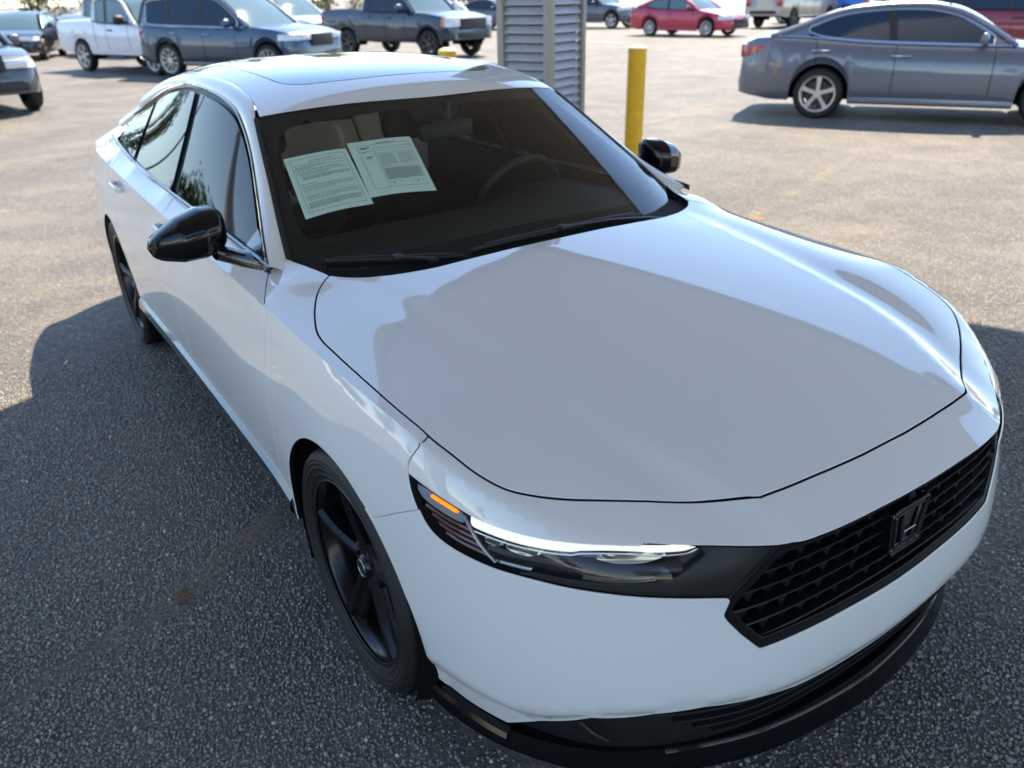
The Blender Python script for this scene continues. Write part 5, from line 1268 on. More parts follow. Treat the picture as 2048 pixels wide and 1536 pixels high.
# --- louvred pillar at the canopy corner and the posts at the other corners
PW_Q, PW_P = .65, .76
def pillar(near, name, label, full=True):
    """near = edge nearest the middle of the canopy (largest p and q)"""
    o = empty(name, (near.x, near.y, 0), math.atan2(CQ.y, CQ.x)); tag(o, label, 'pillar')
    # local: x = q, y = -p ; box spans x in [-PW_Q, 0], y in [0, PW_P]
    for (x, y, wx, wy) in ((-.045, .045, .09, .09), (-PW_Q + .04, .04, .08, .08), (-.035, PW_P - .035, .07, .07), (-PW_Q + .035, PW_P - .035, .07, .07)):
        MB().box((x, y, CANH / 2), (wx, wy, CANH - .004), bev=.006).build('corner_post', 'post_grey', o)
    MB().box((-PW_Q / 2, PW_P / 2, CANH / 2), (PW_Q - .16, PW_P - .16, CANH - .01)).build('core', 'liner', o)
    if not full:
        MB().box((-PW_Q / 2, PW_P / 2, CANH / 2), (PW_Q - .06, PW_P - .06, CANH - .02)).build('cladding', 'louver', o); return o
    pit = .087; n_ = int((CANH - .2) / pit)
    def slat_mesh(l):
        prof = [(0, -.034), (-.004, -.034), (-.050, .036), (-.044, .038), (-.002, -.026)]      # (depth, z): lower edge proud, upper edge set back
        b = MB(); V = []
        for xx in (-l / 2, l / 2): V += [(xx, d_, z_) for d_, z_ in prof]
        k = len(prof); b.add(V, [tuple(range(k)), tuple(range(k, 2 * k))[::-1]] + [(i, (i + 1) % k, k + (i + 1) % k, k + i) for i in range(k)])
        t = b.build('slat', 'louver', o, smooth=False); me = t.data; bpy.data.objects.remove(t); return me
    mq = slat_mesh(PW_Q - .155); mp = slat_mesh(PW_P - .155)
    for i in range(n_):
        z = .12 + i * pit
        for me, (x, y), rz_ in ((mq, (-PW_Q / 2, .022), math.pi), (mp, (-.022, PW_P / 2), -math.pi / 2), (mq, (-PW_Q / 2, PW_P - .022), 0.), (mp, (-PW_Q + .022, PW_P / 2), math.pi / 2)):
            s = bpy.data.objects.new('slat', me); COL.objects.link(s); s.parent = o; s.location = (x, y, z); s.rotation_euler = (0, 0, rz_)
    return o
pillar(Vector((-5.25, 3.71, 0)), 'louvred_pillar', 'grey square pillar clad in horizontal louvres behind the white sedan')
o2 = CORN + CQ * (LQ - .1) + CP * .86; pillar(o2, 'canopy_pillar', 'grey pillar at the right end of the canopy, out of the picture', False)
o3 = CORN + CQ * .75 + CP * (LP - .1); pillar(o3, 'canopy_pillar', 'grey pillar at the near left corner of the canopy, beside the camera', False)
o4 = CORN + CQ * (LQ - .1) + CP * (LP - .1); pillar(o4, 'canopy_pillar', 'grey pillar at the far corner of the canopy, behind the camera', False)
# --- bollards
mat('bollard_yellow', (.74, .42, .004), .45, noise=(12, .10))
mat('bollard_cap', (.66, .58, .26), .6)
def bollard(x, y, label):
    b = empty('bollard', (x, y, 0)); tag(b, label, 'bollard', 'yellow bollards guarding the pillar'); r = .098
    MB().lathe([(r, 0), (r, 1.10), (r + .003, 1.10), (r + .003, 1.118), (r, 1.118)], axis='z', n=40).build('post', 'bollard_yellow', b, sharp=50)
    MB().lathe([(r - .001, 1.117), (r * .96, 1.134), (r * .8, 1.148), (r * .4, 1.158), (.001, 1.16)], axis='z', n=40).build('cap', 'bollard_cap', b)
bollard(-5.1, 4.75, 'yellow steel bollard to the right of the louvred pillar')
bollard(-6.45, 3.2, 'yellow bollard whose pale cap shows just over the white roof')
# ================================================================ parked cars behind
def paint(name, col, metal=.35, rough=.35): return mat(name, col, rough, metal=metal, coat=1, coat_rough=.03)
mat('bg_glass', (.016, .034, .062), .05, spec=.28); mat('bg_glass_pale', (.10, .16, .18), .05, spec=.6)  # bg_glass: mirrored sky put into its dark blue base colour
mat('alloy', (.62, .61, .58), .35, metal=.7); mat('alloy_dark', (.10, .10, .10), .35, metal=.7); mat('bg_black', (.015, .015, .016), .5)
mat('lamp_clear', (.62, .66, .70), .12, coat=1); mat('lamp_amber', (.7, .25, .03), .2, coat=1); mat('plate_white', (.75, .75, .75), .5)
WHEEL_CACHE = {}
def bg_wheel(par, loc, r, wd, rim, spokes, side):
    w_ = empty('wheel', loc, 0 if side < 0 else math.pi, par); key = (round(r, 3), rim, spokes)
    if key not in WHEEL_CACHE:
        rr = r * (.70 if rim != 'alloy_dark' else .62); h = wd / 2; out = []
        b = MB().lathe([(rr, -h + .02), (rr + .012, -h + .004), (r - .035, -h), (r - .008, -h + .03), (r, -h + .06), (r, h - .06), (r - .01, h - .02), (rr, h)], n=40); out.append(('tyre', b, 'rubber'))
        b = MB().lathe([(rr + .006, -h + .004), (rr - .012, -h + .010), (rr - .03, -h + .05), (rr - .04, 0)], n=40); out.append(('rim', b, rim))
        b = MB()
        for k in range(spokes):
            a = 2 * math.pi * k / spokes + .3; ca, sa = math.cos(a), math.sin(a); wa, wb_ = (.030, .040) if spokes <= 6 else (.014, .018); rows = []
            for q, ww in ((.05, wa), (rr * .55, wa * .95), (rr - .012, wb_)):
                rows.append([(q * ca - t * sa, y_, q * sa + t * ca) for t, y_ in ((-ww, -h + .05), (-ww * .8, -h + .022), (ww * .8, -h + .022), (ww, -h + .05))])
            b.grid(np.array(rows))
        b.lathe([(.001, -h + .018), (.05, -h + .018), (.065, -h + .04)], n=20); out.append(('spokes', b, rim))
        out.append(('brake_disc', MB().lathe([(.001, -.02), (rr - .06, -.02)], n=24), 'steel_dark'))
        WHEEL_CACHE[key] = [(nm, bb.build(nm, mm), mm) for nm, bb, mm in out]
        for nm, o_, mm in WHEEL_CACHE[key]: COL.objects.unlink(o_)
    for nm, o_, mm in WHEEL_CACHE[key]:
        c = bpy.data.objects.new(nm, o_.data); COL.objects.link(c); c.parent = w_
    return w_
def make_car(name, label, group, rear_near, heading, sp, col, near_right=True, glass='bg_glass', rim='alloy', spokes=5, chrome=False, center=None):
    """sp: profile dictionary, x forward from the rear axle"""
    hd = math.radians(heading); H = Vector((math.cos(hd), math.sin(hd), 0)); Rt = Vector((math.sin(hd), -math.cos(hd), 0))
    tr = sp['W'] / 2 - .09
    org = (Vector((*rear_near, 0)) - (Rt if near_right else -Rt) * (tr + .09)) if center is None else Vector((*center, 0))
    car = empty(name, org, hd); tag(car, label, 'car' if sp['kind'] == 'sedan' else {'pickup': 'pickup truck', 'suv': 'suv'}[sp['kind']], group)
    top = np.array(sp['top'], float); x0, x1 = top[0, 0], top[-1, 0]; W = sp['W'] / 2; wb = sp['wb']; r = sp['r']; sill = sp['sill']
    xs_ = np.unique(np.concatenate([np.linspace(x0, x1, 46), [x0 + .03, x0 + .08, x1 - .03, x1 - .08], [c + (r + .06) * math.cos(t) for c in (0, wb) for t in np.linspace(0, math.pi, 17)]]))
    zt = lambda x: np.interp(x, np.linspace(x0, x1, 400), makima(top[:, 0], top[:, 1], np.linspace(x0, x1, 400)))
    pr = sp.get('plan', ((0, .80), (.06, .90), (.2, .965), (.5, .995), (.9, 1.))); pf = sp.get('planf', ((0, .70), (.06, .82), (.2, .92), (.5, .985), (.9, 1.)))
    def w(x):
        return W * min(np.interp(x - x0, [p[0] for p in pr], [p[1] for p in pr]), np.interp(x1 - x, [p[0] for p in pf], [p[1] for p in pf]))
    bed = sp.get('bed')
    ra = r + .055
    def zb(x):
        z = sill + max(0, (x0 + .5 - x)) * .16 + max(0, (x - x1 + .5)) * .10
        for c in (0, wb):
            d = abs(x - c)
            if d < ra: z = max(z, r + math.sqrt(ra * ra - d * d))
        return z
    def sect(x):
        a = w(x); t = float(zt(x)); b_ = min(zb(x), t - .06); zs = t - sp.get('shoulder', .10)
        zm = max(b_ + .02, .55 * zs + .45 * sill)
        P = [(a * .955, b_), (a * .985, min(b_ + .08, zs - .01)), (a, max(min(zm, zs - .005), b_ + .09) if zm > b_ else b_ + .05), (a * .985, max(zs, b_ + .03)), (a * .94, t)]
        if bed and bed[0] < x < bed[1]: P += [(a * .88, t), (a * .88, bed[2]), (a * .5, bed[2]), (0, bed[2])]
        else: P += [(a * .84, t + .018), (a * .6, t + .035), (a * .3, t + .045), (0, t + .048)]
        return P
    rows = []
    for x in xs_:
        P = sect(x); rows.append([(x, -y, z) for y, z in P] + [(x, y, z) for y, z in P[::-1][1:]])
    n_ = len(rows[0]); b = MB().grid(np.array(rows))
    for k in (0, len(rows) - 1): b.F.append(tuple(k * n_ + i for i in range(n_)))
    b.build('body', col, car, sharp=42)
    def side_y(x, z):
        P = np.array(sect(x)[:5]); o_ = np.argsort(P[:, 1]); return float(np.interp(z, P[o_, 1], P[o_, 0]))
    # wheel wells and floor
    for c in (0, wb):
        for sg in (-1, 1):
            b = MB(); V = [(c + (ra - .002) * math.cos(t), sg * yy, r + (ra - .002) * math.sin(t)) for yy in (W * .95, W * .55) for t in np.radians(np.linspace(-10, 190, 22))]
            b.add(V, [(i, i + 1, 22 + i + 1, 22 + i) for i in range(21)] + [tuple(range(22, 44))])
            b.build('wheel_well', 'liner', car)
    MB().box(((x0 + x1) / 2, 0, sill + .06), (x1 - x0 - .7, W * 1.55, .10)).build('floor', 'liner', car)
    # cladding along the sill
    xa = np.linspace(ra + .01, wb - ra - .01, 20)
    for sg in (-1, 1):
        g = np.array([[(x, sg * (side_y(x, sill + .03) + o_), sill + dz) for x in xa] for o_, dz in ((.004, .09), (.012, .06), (.010, .0), (-.05, -.03))]); MB().grid(g).build('sill_trim', 'bg_black' if sp.get('clad') else col, car)
    # greenhouse
    ed = np.array(sp['edge'], float); ex = np.linspace(0, 1, 90)
    cl = np.concatenate([[0], np.cumsum(np.linalg.norm(np.diff(ed, axis=0), axis=1))]); E = makima(cl / cl[-1], ed, ex); E[:, 1] = np.minimum(E[:, 1], ed[:, 1].max() + .004)
    zr = ed[:, 1].max(); ins = sp.get('tumble', .17)
    def ye(x, z):
        t = float(zt(x)); k = np.clip((z - t) / max(zr - t, .05), 0, 1); return w(x) * .93 - ins * k
    EY = np.array([ye(x, z) for x, z in E]); xr, xf = sp['roof']
    vv = np.linspace(-1, 1, 17); crown = sp.get('crown', .05)
    def gh(i0, i1, off=0., bow=0.):
        g = []
        for i in range(i0, i1):
            x, z = E[i]; y = EY[i]; k = np.clip((z - zt(x)) / .3, 0, 1)
            g.append([(x + bow * (1 - v * v) * (1 - .4 * k), y * v, z + crown * (1 - v * v) * k + off) for v in vv])
        return np.array(g)
    ir = int(np.argmax(E[:, 0] > xr)); if_ = int(np.argmax(E[:, 0] > xf))
    MB().grid(gh(ir - 1, if_ + 1)).build('roof', sp.get('roofcol', col), car, sharp=60)
    MB().grid(gh(if_, len(E), 0, .06)[:, 1:-1]).build('windshield', sp.get('wsglass', 'bg_glass_pale'), car)
    MB().grid(gh(0, ir, 0, -.05)[:, 1:-1]).build('rear_window', glass, car)
    for sg in (-1, 1):
        P = np.stack([E[:, 0], sg * EY, E[:, 1]], 1)
        MB().tube(P, .042, 8, up=(0, 0, 1)).build('pillar_rail', col, car)
        # side glass between belt and edge
        i_s = [i for i in range(len(E)) if E[i, 1] > zt(E[i, 0]) + .03]; g0, g1 = [], []
        A, B_ = i_s[0], i_s[-1]
        xx = np.linspace(E[A, 0], E[B_, 0], 60); zz = np.interp(xx, E[:, 0], E[:, 1])
        if np.any(np.diff(E[:, 0]) <= 0): zz = np.array([max(E[k, 1] for k in range(len(E)) if abs(E[k, 0] - x) < .06) for x in xx])
        g = []
        for t in np.linspace(0, 1, 8): g.append([(x, sg * (w(x) * .93 + .004 - ins * t * np.clip((z - zt(x)) / max(zr - zt(x), .05), 0, 1)), zt(x) + (z - zt(x)) * t) for x, z in zip(xx, zz)])
        MB().grid(np.array(g)).build('side_skin', col, car)
        ga, gb_ = sp['glassx']; xg = np.linspace(ga, gb_, 60); zg = np.interp(xg, xx, zz); g = []
        zb0 = np.array([float(zt(x)) for x in xg]) + .022; tp = np.maximum(zg - np.interp(xg, [ga, ga + .25, gb_ - .02, gb_], [.06, .045, .05, .06]), zb0 + .004)
        if sp.get('kick'): zb0 = zb0 + sp['kick'] * np.clip((ga + .35 - xg) / .35, 0, 1) ** 2
        def gy(x, z, z_e): return sg * (w(x) * .93 + .009 - ins * np.clip((z - zt(x)) / max(z_e - zt(x), .02), 0, 1) * np.clip((z_e - zt(x)) / max(zr - zt(x), .05), 0, 1))
        for t in np.linspace(0, 1, 8): g.append([(x, gy(x, a_ + (b_ - a_) * t, ze_), a_ + (b_ - a_) * t) for x, a_, b_, ze_ in zip(xg, zb0, tp, zg)])
        g = np.array(g); MB().grid(g).build('side_glass', glass, car)
        loop = np.concatenate([g[0], g[1:, -1], g[-1, ::-1][1:], g[::-1, 0][1:]]); MB().tube(loop, .017 if chrome else .011, 6).build('window_trim', 'chrome' if chrome else 'bg_black', car)
        for xp, wd, cm in sp['pillars']:
            zz_ = float(np.interp(xp, xx, zz)); z0 = float(zt(xp)); g = []
            for t in np.linspace(0, 1, 6):
                z = z0 + (zz_ - z0) * t; y = sg * (w(xp) * .93 + .013 - ins * t * np.clip((zz_ - z0) / max(zr - z0, .05), 0, 1)); sl = sp.get('lean', -.10) * t; g.append([(xp + sl - wd / 2, y, z), (xp + sl + wd / 2, y, z)])
            MB().grid(np.array(g)).build('door_pillar', cm if cm != 'body' else col, car)
        # belt trim, door seams, handles, mirror
        bt = [(x, sg * (w(x) * .945 + .006), zt(x) + .008) for x in xx]; MB().tube(bt, .016 if chrome else .012, 6).build('belt_trim', 'chrome' if chrome else 'bg_black', car)
        for xd in sp['seams']:
            z_ = np.linspace(max(zb(xd) + .03, sill + .12), zt(xd) - .01, 14); MB().tube([(xd + .02 * math.sin(3 * k), sg * (side_y(xd, k) + .0005), k) for k in z_], .005, 5).build('door_seam', 'liner', car)
        for xh in sp['handles']:
            zh = float(zt(xh)) - sp.get('hz', .14); MB().tube([(xh - .11, sg * (side_y(xh - .11, zh) + .005), zh), (xh - .08, sg * (side_y(xh, zh) + .03), zh), (xh + .08, sg * (side_y(xh, zh) + .03), zh), (xh + .11, sg * (side_y(xh + .11, zh) + .005), zh)], .016, 8).build('door_handle', 'chrome' if chrome else sp.get('handlecol', col), car)
        xm, zm_ = sp['mirror']; ms = sp.get('ms', 1.)
        b = MB(); rw = []
        for t in np.linspace(0, 1, 9):
            k = math.sqrt(max(0, 1 - (2 * t - 1) ** 4)) * .98 + .02; rw.append([(xm + .05 * k * math.cos(a) * ms - .03 * t, sg * (w(xm) * .95 + .05 + .19 * t * ms), zm_ + (.075 * k * math.sin(a)) * ms) for a in np.linspace(0, 2 * math.pi, 14, endpoint=False)])
        b.grid(np.array(rw), closed_v=True); b.build('mirror', sp.get('mircol', col), car)
        MB().tube([(xm + .02, sg * w(xm) * .93, zm_ - .05), (xm, sg * (w(xm) * .95 + .10), zm_ - .05)], .025, 6).build('mirror_arm', 'bg_black', car)
        # lamps
        (hx, hy, hz_, hl, hh) = sp['head']; g = []
        def lampgrid(xa_, xb_, za, zb_, nm, mm, o_=.006):
            zz_ = lambda k, t: (za + (zb_ - za) * t) if nm != 'tail_lamp' or sp['kind'] == 'pickup' else (zb_ - (zb_ - za) * (1 - t) * (1 - .7 * (k / 11) ** 1.5))
            g = [[(x, sg * (side_y(x, zz_(k, t)) + o_), zz_(k, t)) for k, x in enumerate(np.linspace(xa_, xb_, 12))] for t in np.linspace(0, 1, 6)]; MB().grid(np.array(g)).build(nm, mm, car)
        lampgrid(hx, x1 - .004, hz_ - hh / 2, hz_ + hh / 2, 'headlamp', 'lamp_clear')
        MB().box((x1 - .03, sg * (w(x1) - .14), hz_), (.075, .34, hh), bev=.02).build('headlamp_front', 'lamp_clear', car)
        if sp.get('amber'): lampgrid(hx - .02, hx + .10, hz_ - hh / 2 + .01, hz_ + hh / 2 - .01, 'turn_lamp', 'lamp_amber', .010)
        (tx, tz, th) = sp['tail']; lampgrid(x0 + .004, tx, tz - th / 2, tz + th / 2, 'tail_lamp', 'tail_red')
        MB().box((x0 + .03, sg * (w(x0) - .12), tz), (.075, .26, th), bev=.02).build('tail_lamp_rear', 'tail_red', car)
        for c, in ((0,), (wb,)): bg_wheel(car, (c, sg * (tr - .02), r), r, .22, rim, spokes, -1 if sg < 0 else 1)
        if sp.get('flare'):
            for c in (0, wb):
                rw = []
                for o_, rr_ in ((.0, ra - .004), (.03, ra + .01), (.03, ra + .055), (.0, ra + .075)): rw.append([(c + rr_ * math.cos(t), sg * (side_y(np.clip(c + rr_ * math.cos(t), x0 + .05, x1 - .05), min(r + rr_ * math.sin(t), zt(c) - .05)) + o_), r + rr_ * math.sin(t)) for t in np.radians(np.linspace(0, 180, 24))])
                MB().grid(np.array(rw)).build('arch_flare', sp['flare'], car)
    (gw, gz, gh_) = sp['grille']; MB().box((x1 - .01, 0, gz), (.07, gw, gh_), bev=.015).build('grille', sp.get('grillecol', 'bg_black'), car)
    for k in range(5): MB().box((x1 + .028, 0, gz - gh_ / 2 + gh_ * (k + .5) / 5), (.012, gw * .96, .018), bev=.004).build('grille_bar', 'chrome' if sp.get('chromegrille') else 'bg_black', car)
    MB().box((x1 - .03, 0, sill + .16), (.12, W * 1.35, .16), bev=.03).build('front_bumper', sp.get('bumpcol', 'bg_black'), car)
    MB().box((x0 + .03, 0, sill + .22), (.12, W * 1.4, .14), bev=.03).build('rear_bumper', sp.get('bumpcol', 'bg_black'), car)
    if sp.get('rails'):
        for sg in (-1, 1): MB().tube([(xr + .15, sg * (W * .93 - ins - .03), zr - .02), (xr + .25, sg * (W * .93 - ins - .03), zr + .05), (xf - .2, sg * (W * .93 - ins - .03), zr + .05), (xf - .08, sg * (W * .93 - ins - .03), zr - .01)], .018, 6).build('roof_rack', 'chrome', car)
    return car
SEDAN = dict(kind='sedan', W=1.85, wb=2.775, r=.335, sill=.24, shoulder=.09, top=[(-1.13, .62), (-1.10, .86), (-1.04, .99), (-.9, 1.045), (-.55, 1.06), (0, 1.03), (.5, .99), (1.2, .965), (1.9, .95), (2.25, .95), (2.7, .90), (3.2, .815), (3.5, .73), (3.66, .62), (3.70, .50)],
    edge=[(-.72, 1.06), (-.4, 1.17), (-.05, 1.30), (.35, 1.395), (.8, 1.43), (1.15, 1.428), (1.5, 1.37), (1.85, 1.22), (2.1, 1.07), (2.28, .95)], roof=(.15, 1.42), pillars=[(.86, .10, 'bg_black'), (-.16, .06, 'bg_black')], seams=[2.05, .90, -.10], handles=[.98, -.02], mirror=(1.92, 1.05), glassx=(-.22, 2.02), kick=.05, head=(3.22, .6, .69, .3, .13), tail=(-.80, .87, .17), grille=(.9, .56, .16), lean=-.08)
import copy
def var(base, **k): d = copy.deepcopy(base); d.update(k); return d
PICK = dict(kind='pickup', W=2.0, wb=3.55, r=.395, sill=.46, shoulder=.10, bed=(-1.10, .78, .86), top=[(-1.22, .70), (-1.205, 1.18), (-1.17, 1.30), (-.6, 1.315), (.85, 1.315), (1.2, 1.26), (2.6, 1.235), (2.95, 1.24), (3.6, 1.20), (4.1, 1.13), (4.40, 1.03), (4.46, .80), (4.47, .60)],
    edge=[(.83, 1.315), (.86, 1.55), (.95, 1.83), (1.15, 1.885), (1.6, 1.90), (2.1, 1.88), (2.35, 1.78), (2.65, 1.50), (2.95, 1.24)], glassx=(.98, 2.66), roof=(1.0, 2.2), pillars=[(1.72, .12, 'bg_black')], seams=[2.62, 1.78, .88], handles=[1.95, 1.08], mirror=(2.62, 1.36), ms=1.5, head=(4.12, .7, .98, .3, .24), tail=(-1.06, 1.08, .32), grille=(1.15, .93, .30), lean=-.02, tumble=.14, plan=((0, .95), (.04, .99), (.2, 1.)), planf=((0, .80), (.05, .90), (.25, .97), (.6, 1.)))
SUV = dict(kind='suv', W=1.98, wb=3.10, r=.385, sill=.30, shoulder=.10, top=[(-.98, .60), (-.96, 1.0), (-.92, 1.14), (-.6, 1.16), (.4, 1.13), (1.6, 1.10), (2.2, 1.09), (2.6, 1.11), (3.2, 1.07), (3.65, .99), (3.86, .86), (3.93, .62)],
    edge=[(-.93, 1.16), (-.82, 1.45), (-.66, 1.70), (-.4, 1.765), (.4, 1.80), (1.2, 1.79), (1.6, 1.74), (1.95, 1.55), (2.3, 1.30), (2.55, 1.11)], glassx=(-.62, 2.28), kick=.04, roof=(-.55, 1.55), pillars=[(1.15, .10, 'bg_black'), (.12, .10, 'bg_black')], seams=[2.2, 1.2, .15], handles=[1.35, .28], mirror=(2.15, 1.20), ms=1.2, head=(3.45, .7, .90, .35, .13), tail=(-.70, 1.0, .20), grille=(.75, .83, .26), lean=-.04, tumble=.16, plan=((0, .86), (.06, .94), (.3, 1.)), rails=True)
paint('paint_grey', (.13, .155, .215), .5, .32); paint('paint_red', (.42, .012, .05), .25); paint('paint_white_truck', (.72, .74, .78), 0); paint('paint_navy', (.020, .034, .060), .5); paint('paint_blue_suv', (.035, .060, .105), .55)
paint('paint_black', (.016, .018, .022), .3); paint('paint_silver', (.42, .43, .45), .7); paint('paint_bright_blue', (.01, .12, .50), .3); paint('paint_tan', (.33, .30, .26), .3); paint('paint_dark_red', (.20, .008, .02), .3); paint('paint_slate', (.07, .08, .10), .4)
GA = 'cars parked across the lot behind'
make_car('parked_sedan', 'grey sedan with chrome window trim and five-spoke wheels at the right edge', GA, (-5.58, 8.60), 29.5, SEDAN, 'paint_grey', rim='alloy', spokes=5, chrome=True)
make_car('parked_sedan', 'red sedan parked beyond the yellow bollard', GA, (-24.45, 23.17), 10, var(SEDAN, W=1.76, wb=2.70), 'paint_red', spokes=10, glass='bg_glass_pale')
make_car('pickup_truck', 'white extended-cab pickup beside the dark blue suv', GA, (-24.1, 1.95), 21, var(PICK, wb=3.22, W=1.9, top=[(-1.12, .70), (-1.105, 1.12), (-1.07, 1.24), (-.6, 1.25), (.75, 1.25), (1.1, 1.2), (2.3, 1.17), (2.65, 1.17), (3.3, 1.13), (3.75, 1.06), (4.02, .96), (4.08, .75), (4.09, .58)], edge=[(.73, 1.25), (.76, 1.5), (.85, 1.74), (1.05, 1.79), (1.5, 1.80), (1.85, 1.78), (2.1, 1.68), (2.4, 1.40), (2.66, 1.17)], glassx=(.88, 2.38), roof=(.9, 1.95), bed=(-1.0, .68, .82), mirror=(2.32, 1.28), seams=[2.34, 1.35, .8], handles=[1.55], pillars=[(1.35, .12, 'bg_black')], head=(3.75, .7, .92, .3, .2), handlecol='bg_black', mircol='bg_black', bumpcol='paint_white_truck'), 'paint_white_truck', glass='bg_glass_pale', rim='alloy', spokes=6)
make_car('parked_suv', 'dark blue three-row suv with pale window trim beside the white pickup', GA, (-20.17, 3.29), 30, SUV, 'paint_blue_suv', chrome=True, rim='alloy', spokes=10)
make_car('pickup_truck', 'black crew-cab pickup with amber-cornered headlamps seen over the white roof', GA, (-23.76, 9.54), 17, var(PICK, amber=True, flare='paint_navy', clad=True), 'paint_navy', rim='alloy_dark', spokes=6)
make_car('pickup_truck', 'tall white pickup standing behind the smaller white pickup', GA, (-33.0, 3.05), 14, PICK, 'paint_white_truck', rim='alloy_dark', spokes=6)
make_car('parked_sedan', 'black sedan facing the camera at the far left edge', GA, None, -18, SEDAN, 'paint_black', center=(-33.6, 1.75), glass='bg_glass_pale', rim='alloy_dark')
make_car('parked_suv', 'dark grey suv with only its nose showing at the left edge', GA, None, 12, var(SUV, wb=2.7, rails=False, top=[(-.9, .60), (-.88, .95), (-.84, 1.04), (-.6, 1.06), (.4, 1.04), (1.4, 1.02), (1.9, 1.02), (2.3, 1.03), (2.8, .99), (3.25, .90), (3.46, .76), (3.53, .55)], edge=[(-.85, 1.06), (-.74, 1.35), (-.58, 1.56), (-.4, 1.62), (.4, 1.66), (1.0, 1.65), (1.4, 1.60), (1.7, 1.42), (2.0, 1.20), (2.25, 1.03)], glassx=(-.55, 1.98), roof=(-.5, 1.3), head=(3.05, .7, .80, .35, .13), mirror=(1.85, 1.12), seams=[1.9, 1.0, .1], handles=[1.15, .2], pillars=[(1.0, .1, 'bg_black'), (.1, .1, 'bg_black')]), 'paint_slate', center=(-17.85, -1.62), rim='alloy_dark')
make_car('parked_suv', 'white suv half hidden behind the dark blue suv', GA, None, 22, SUV, 'paint_white_truck', center=(-29.5, 8.6), rim='alloy')
make_car('parked_suv', 'grey crossover beside the louvred pillar, left of the red sedan', GA, None, 18, var(SUV, W=1.86, rails=False), 'paint_slate', center=(-34.6, 27.0), rim='alloy')
make_car('pickup_truck', 'tan pickup behind the nose of the red sedan', GA, None, 100, var(PICK, W=1.9), 'paint_tan', center=(-24.9, 31.6), rim='alloy_dark')
make_car('parked_suv', 'bright blue hatchback between the tan pickup and the grey sedan', GA, None, 200, var(SUV, W=1.8, rails=False), 'paint_bright_blue', center=(-24.8, 37.2), rim='alloy')
make_car('parked_sedan', 'silver sedan above the boot of the grey sedan', GA, None, 190, SEDAN, 'paint_silver', center=(-19.0, 34.5), rim='alloy')
make_car('parked_suv', 'dark red suv with black glass behind the roof of the grey sedan', GA, None, 24, SUV, 'paint_dark_red', center=(-9.6, 19.2), rim='alloy_dark')
make_car('parked_sedan', 'dark sedan in the back row between the pickup and the pillar', GA, None, 12, SEDAN, 'paint_slate', center=(-38.0, 23.6), rim='alloy')
make_car('parked_sedan', 'silver sedan in the back row left of the pillar', GA, None, 12, SEDAN, 'paint_silver', center=(-36.0, 19.0), rim='alloy')
# ================================================================ trees, poles and the lot beside the car (seen in its glass)
mat('bark', (.10, .075, .055), .9, bump=(12, .6, .03), noise=(6, .3))
def leafmat(name, c1, c2):
    m = mat(name, c1, .55, spec=.3); n = m.node_tree; b = n.nodes['Principled BSDF']; L = n.links.new
    g = n.nodes.new('ShaderNodeNewGeometry'); r = n.nodes.new('ShaderNodeValToRGB'); L(g.outputs['Random Per Island'], r.inputs[0]); r.color_ramp.elements[0].color = (*c1, 1); r.color_ramp.elements[1].color = (*c2, 1); L(r.outputs[0], b.inputs['Base Color'])
    b.inputs['Transmission Weight'].default_value = 0
leafmat('leaf_dark', (.025, .050, .014), (.06, .10, .025)); leafmat('leaf_light', (.10, .13, .02), (.20, .19, .04))
TREE = {}
def tree_meshes(kind):
    if kind in TREE: return TREE[kind]
    rd = random.Random(kind * 7 + 3); H = (9.5, 7.5, 11.5)[kind % 3]; tr = MB(); tr.tube([(0, 0, -.1), (.1, .05, H * .25), (.05, -.1, H * .5), (0, .1, H * .8)], [.28, .2, .14, .04], 10)
    cl = []
    for k in range(14):
        a = rd.uniform(0, 6.28); z0 = H * rd.uniform(.22, .7); l = H * rd.uniform(.16, .34) * (1.1 - z0 / H); e = Vector((math.cos(a) * l, math.sin(a) * l, z0 + l * rd.uniform(.3, .8)))
        tr.tube([(0, 0, z0), e * .5 + Vector((0, 0, z0 * .5 + .1)), e], [.07, .045, .015], 6); cl.append((e, rd.uniform(.8, 1.5)))
    for k in range(16): cl.append((Vector((rd.gauss(0, H * .14), rd.gauss(0, H * .14), H * rd.uniform(.4, .98))), rd.uniform(.7, 1.4)))
    V = []; F = []
    for c, r in cl:
        for q in range(95):
            d = Vector((rd.gauss(0, 1), rd.gauss(0, 1), rd.gauss(0, .8))).normalized() * r * rd.random() ** .4; p = c + d; s = rd.uniform(.10, .22)
            u = Vector((rd.gauss(0, 1), rd.gauss(0, 1), rd.gauss(0, 1))).normalized(); v = u.cross(Vector((rd.gauss(0, 1), rd.gauss(0, 1), rd.gauss(0, 1)))).normalized(); b = len(V)
            V += [p + u * s, p + v * s * .6, p - u * s, p - v * s * .6]; F.append((b, b + 1, b + 2, b + 3))
    a = tr.build('trunk', 'bark'); c = obj('crown', V, F, 'leaf_light' if kind == 3 else 'leaf_dark', smooth=False)
    COL.objects.unlink(a); COL.objects.unlink(c); TREE[kind] = (a.data, c.data); return TREE[kind]
def tree(x, y, kind, sc, rz, label):
    o = empty('tree', (x, y, 0), rz); o.scale = (sc, sc, sc); tag(o, label, 'tree', 'trees round the lot')
    for nm, me in zip(('trunk', 'crown'), tree_meshes(kind)): c = bpy.data.objects.new(nm, me); COL.objects.link(c); c.parent = o
rd = random.Random(5)
for k in range(17):
    y = -88 + k * 10.5 + rd.uniform(-3, 3); x = -90 + rd.uniform(-6, 6)
    tree(x, y, 3 if k in (10, 11) else rd.randrange(3), rd.uniform(1.0, 1.35), rd.uniform(0, 6), ('yellow-green tree, ' if k in (10, 11) else 'dark green tree, ') + ORD[k] + ' from the left in the row beyond the parked cars')
